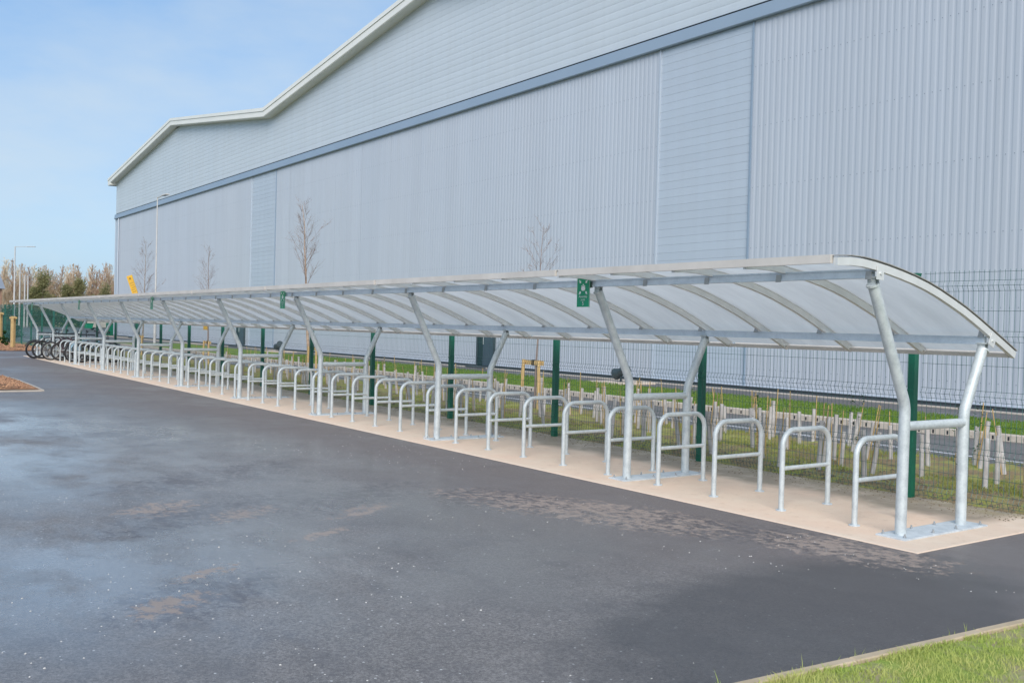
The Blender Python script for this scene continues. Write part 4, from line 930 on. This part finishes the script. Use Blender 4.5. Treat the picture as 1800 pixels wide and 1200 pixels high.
for i, (x, y, rx, h, mt, lab) in enumerate(((2.9, 70, 1.0, 1.45, 'ivy', 'bluish green shrub at the far left behind the fence'), (4.6, 80, 1.2, 1.7, 'ivy', 'bluish green shrub behind the timber stakes, right of its neighbour'), (1.1, 58, .9, .8, 'hedge', 'low green shrub in the mulch bed by the fence'), (.2, 51.5, .8, .5, 'hedge', 'low straggly shrub behind the shorter timber stakes'))):
    shrub('shrub', (x, y, 0), rx, rx, h, 3200, .13 if y > 60 else .09, mt, lab, 'shrub', 'shrubs at the far left')
def hedge(x, y, lx, h, rz, lab):
    t = thing('hedge', lab, 'hedge', (x, y, -.05), (0, 0, rz), 'hedges beyond the car park')
    def pos():
        px = random.uniform(-lx, lx); q = fbm(px, 0, .35, x); py = random.uniform(-1.3, 1.3); return (px, py, random.random() ** .7 * h * (1 + .22 * q) * (1 - .25 * abs(py)))
    ob('foliage', leaves(int(lx * 700), pos, .18, .42).mesh('foliage', M['hedge']), t)
    m_ = MB()
    for k in range(int(lx * 1.5)): xx = random.uniform(-lx, lx); m_.tube([(xx, 0, 0), (xx + random.uniform(-.3, .3), 0, h * .8)], [.06, .02], 5)
    ob('stems', m_.mesh('stems', M['twig']), t)
hedge(16, 172, 8, 3.2, .05, 'dark green hedge at the far side of the car park, left length'); hedge(31, 173, 8, 3.0, -.03, 'dark green hedge at the far side of the car park, middle length'); hedge(46, 174, 8, 3.0, 0, 'dark green hedge at the far side of the car park, right length')
def bare_mesh(h, n1, mat):
    m_ = MB(); tr = limb(m_, (0, 0, -.2), (0, 0, 1), h, .13, 7, .04, 0, .15)
    for k in range(n1):
        f = .18 + .8 * (k + random.random()) / n1; i = min(6, int(f * 7)); p = tr[i].lerp(tr[i + 1], f * 7 - i); a = random.uniform(0, 6.283)
        ln_ = h * .30 * (1.15 - f) * random.uniform(.6, 1.3); bp = limb(m_, p, (math.cos(a), math.sin(a), random.uniform(.9, 2.2)), ln_, .045, 4, .12)
        for q in range(9):
            b = bp[random.randint(1, 3)].lerp(bp[4], random.random()); a2 = random.uniform(0, 6.283); limb(m_, b, (math.cos(a2), math.sin(a2), random.uniform(.4, 2)), ln_ * random.uniform(.25, .55), .026, 2, .15)
    return m_
def bare_set(h, n1, mat):
    b = bare_mesh(h, n1, mat); return b.mesh('crown', mat)
bares = [bare_set(12, 60, M['bareA']), bare_set(11.5, 58, M['bareB']), bare_set(12.5, 60, M['bareC']), bare_set(11, 62, M['bareA'])]
btr = MB().tube([(0, 0, -.3), (.1, 0, 3), (0, .1, 6.5)], [.17, .13, .08], 7).mesh('trunk', M['bareC'])
X_ = 9.0; i = 0; far = []
while X_ < 52:
    far.append((X_, random.uniform(178, 205))); X_ += random.uniform(.34, .62)
for i, (x, y) in enumerate(sorted(far, key=lambda p: p[0] / p[1])):
    t = thing('bare_tree', 'leafless tan tree in the distant row, %s counted from the left' % ordn(i + 1), 'tree', (x * y / 190, y, 0), (0, 0, random.uniform(0, 6.28)), 'bare trees on the horizon')
    s = random.uniform(.80, 1.0); sc_ = (s * random.uniform(.8, 1.1),) * 2 + (s,)
    ob('crown', bares[random.randrange(4)], t, sc=sc_); ob('trunk', btr, t, sc=sc_)
def evergreen(x, y, h, r, lab):
    t = thing('evergreen_tree', lab, 'tree', (x, y, 0), (0, 0, 0), 'evergreens before the bare trees')
    cl = []
    for _ in range(48):
        f = random.random() ** .8; a = random.uniform(0, 6.283); q = r * (1 - f * .8) * random.random() ** .4; cl.append((math.cos(a) * q, math.sin(a) * q, .6 + f * (h - .8), random.uniform(.25, .55)))
    def pos():
        c = random.choice(cl); return (c[0] + random.gauss(0, c[3]), c[1] + random.gauss(0, c[3]), max(.1, c[2] + random.gauss(0, c[3] * .8)))
    ob('crown', leaves(4200, pos, .14, .34).mesh('crown', M['evergreen']), t); ob('trunk', MB().tube([(0, 0, -.2), (0, 0, h * .8)], [.16, .04], 7).mesh('trunk', M['twig']), t)
for x, h, r, lab in ((24.0, 9.0, 2.0, 'large olive evergreen tree left of centre in the distant row'), (22.6, 6.5, 1.6, 'shorter evergreen just left of the large olive one'), (28.1, 7.0, 1.1, 'narrow evergreen in the middle of the distant row'), (30.0, 8.0, 1.0, 'slim tall evergreen right of the narrow one'), (34.2, 7.6, 1.3, 'evergreen hard against the warehouse corner'), (32.0, 5.2, 1.4, 'low evergreen bush near the warehouse corner')):
    evergreen(x * .965, 174 + random.uniform(-1, 1), h, r, lab)
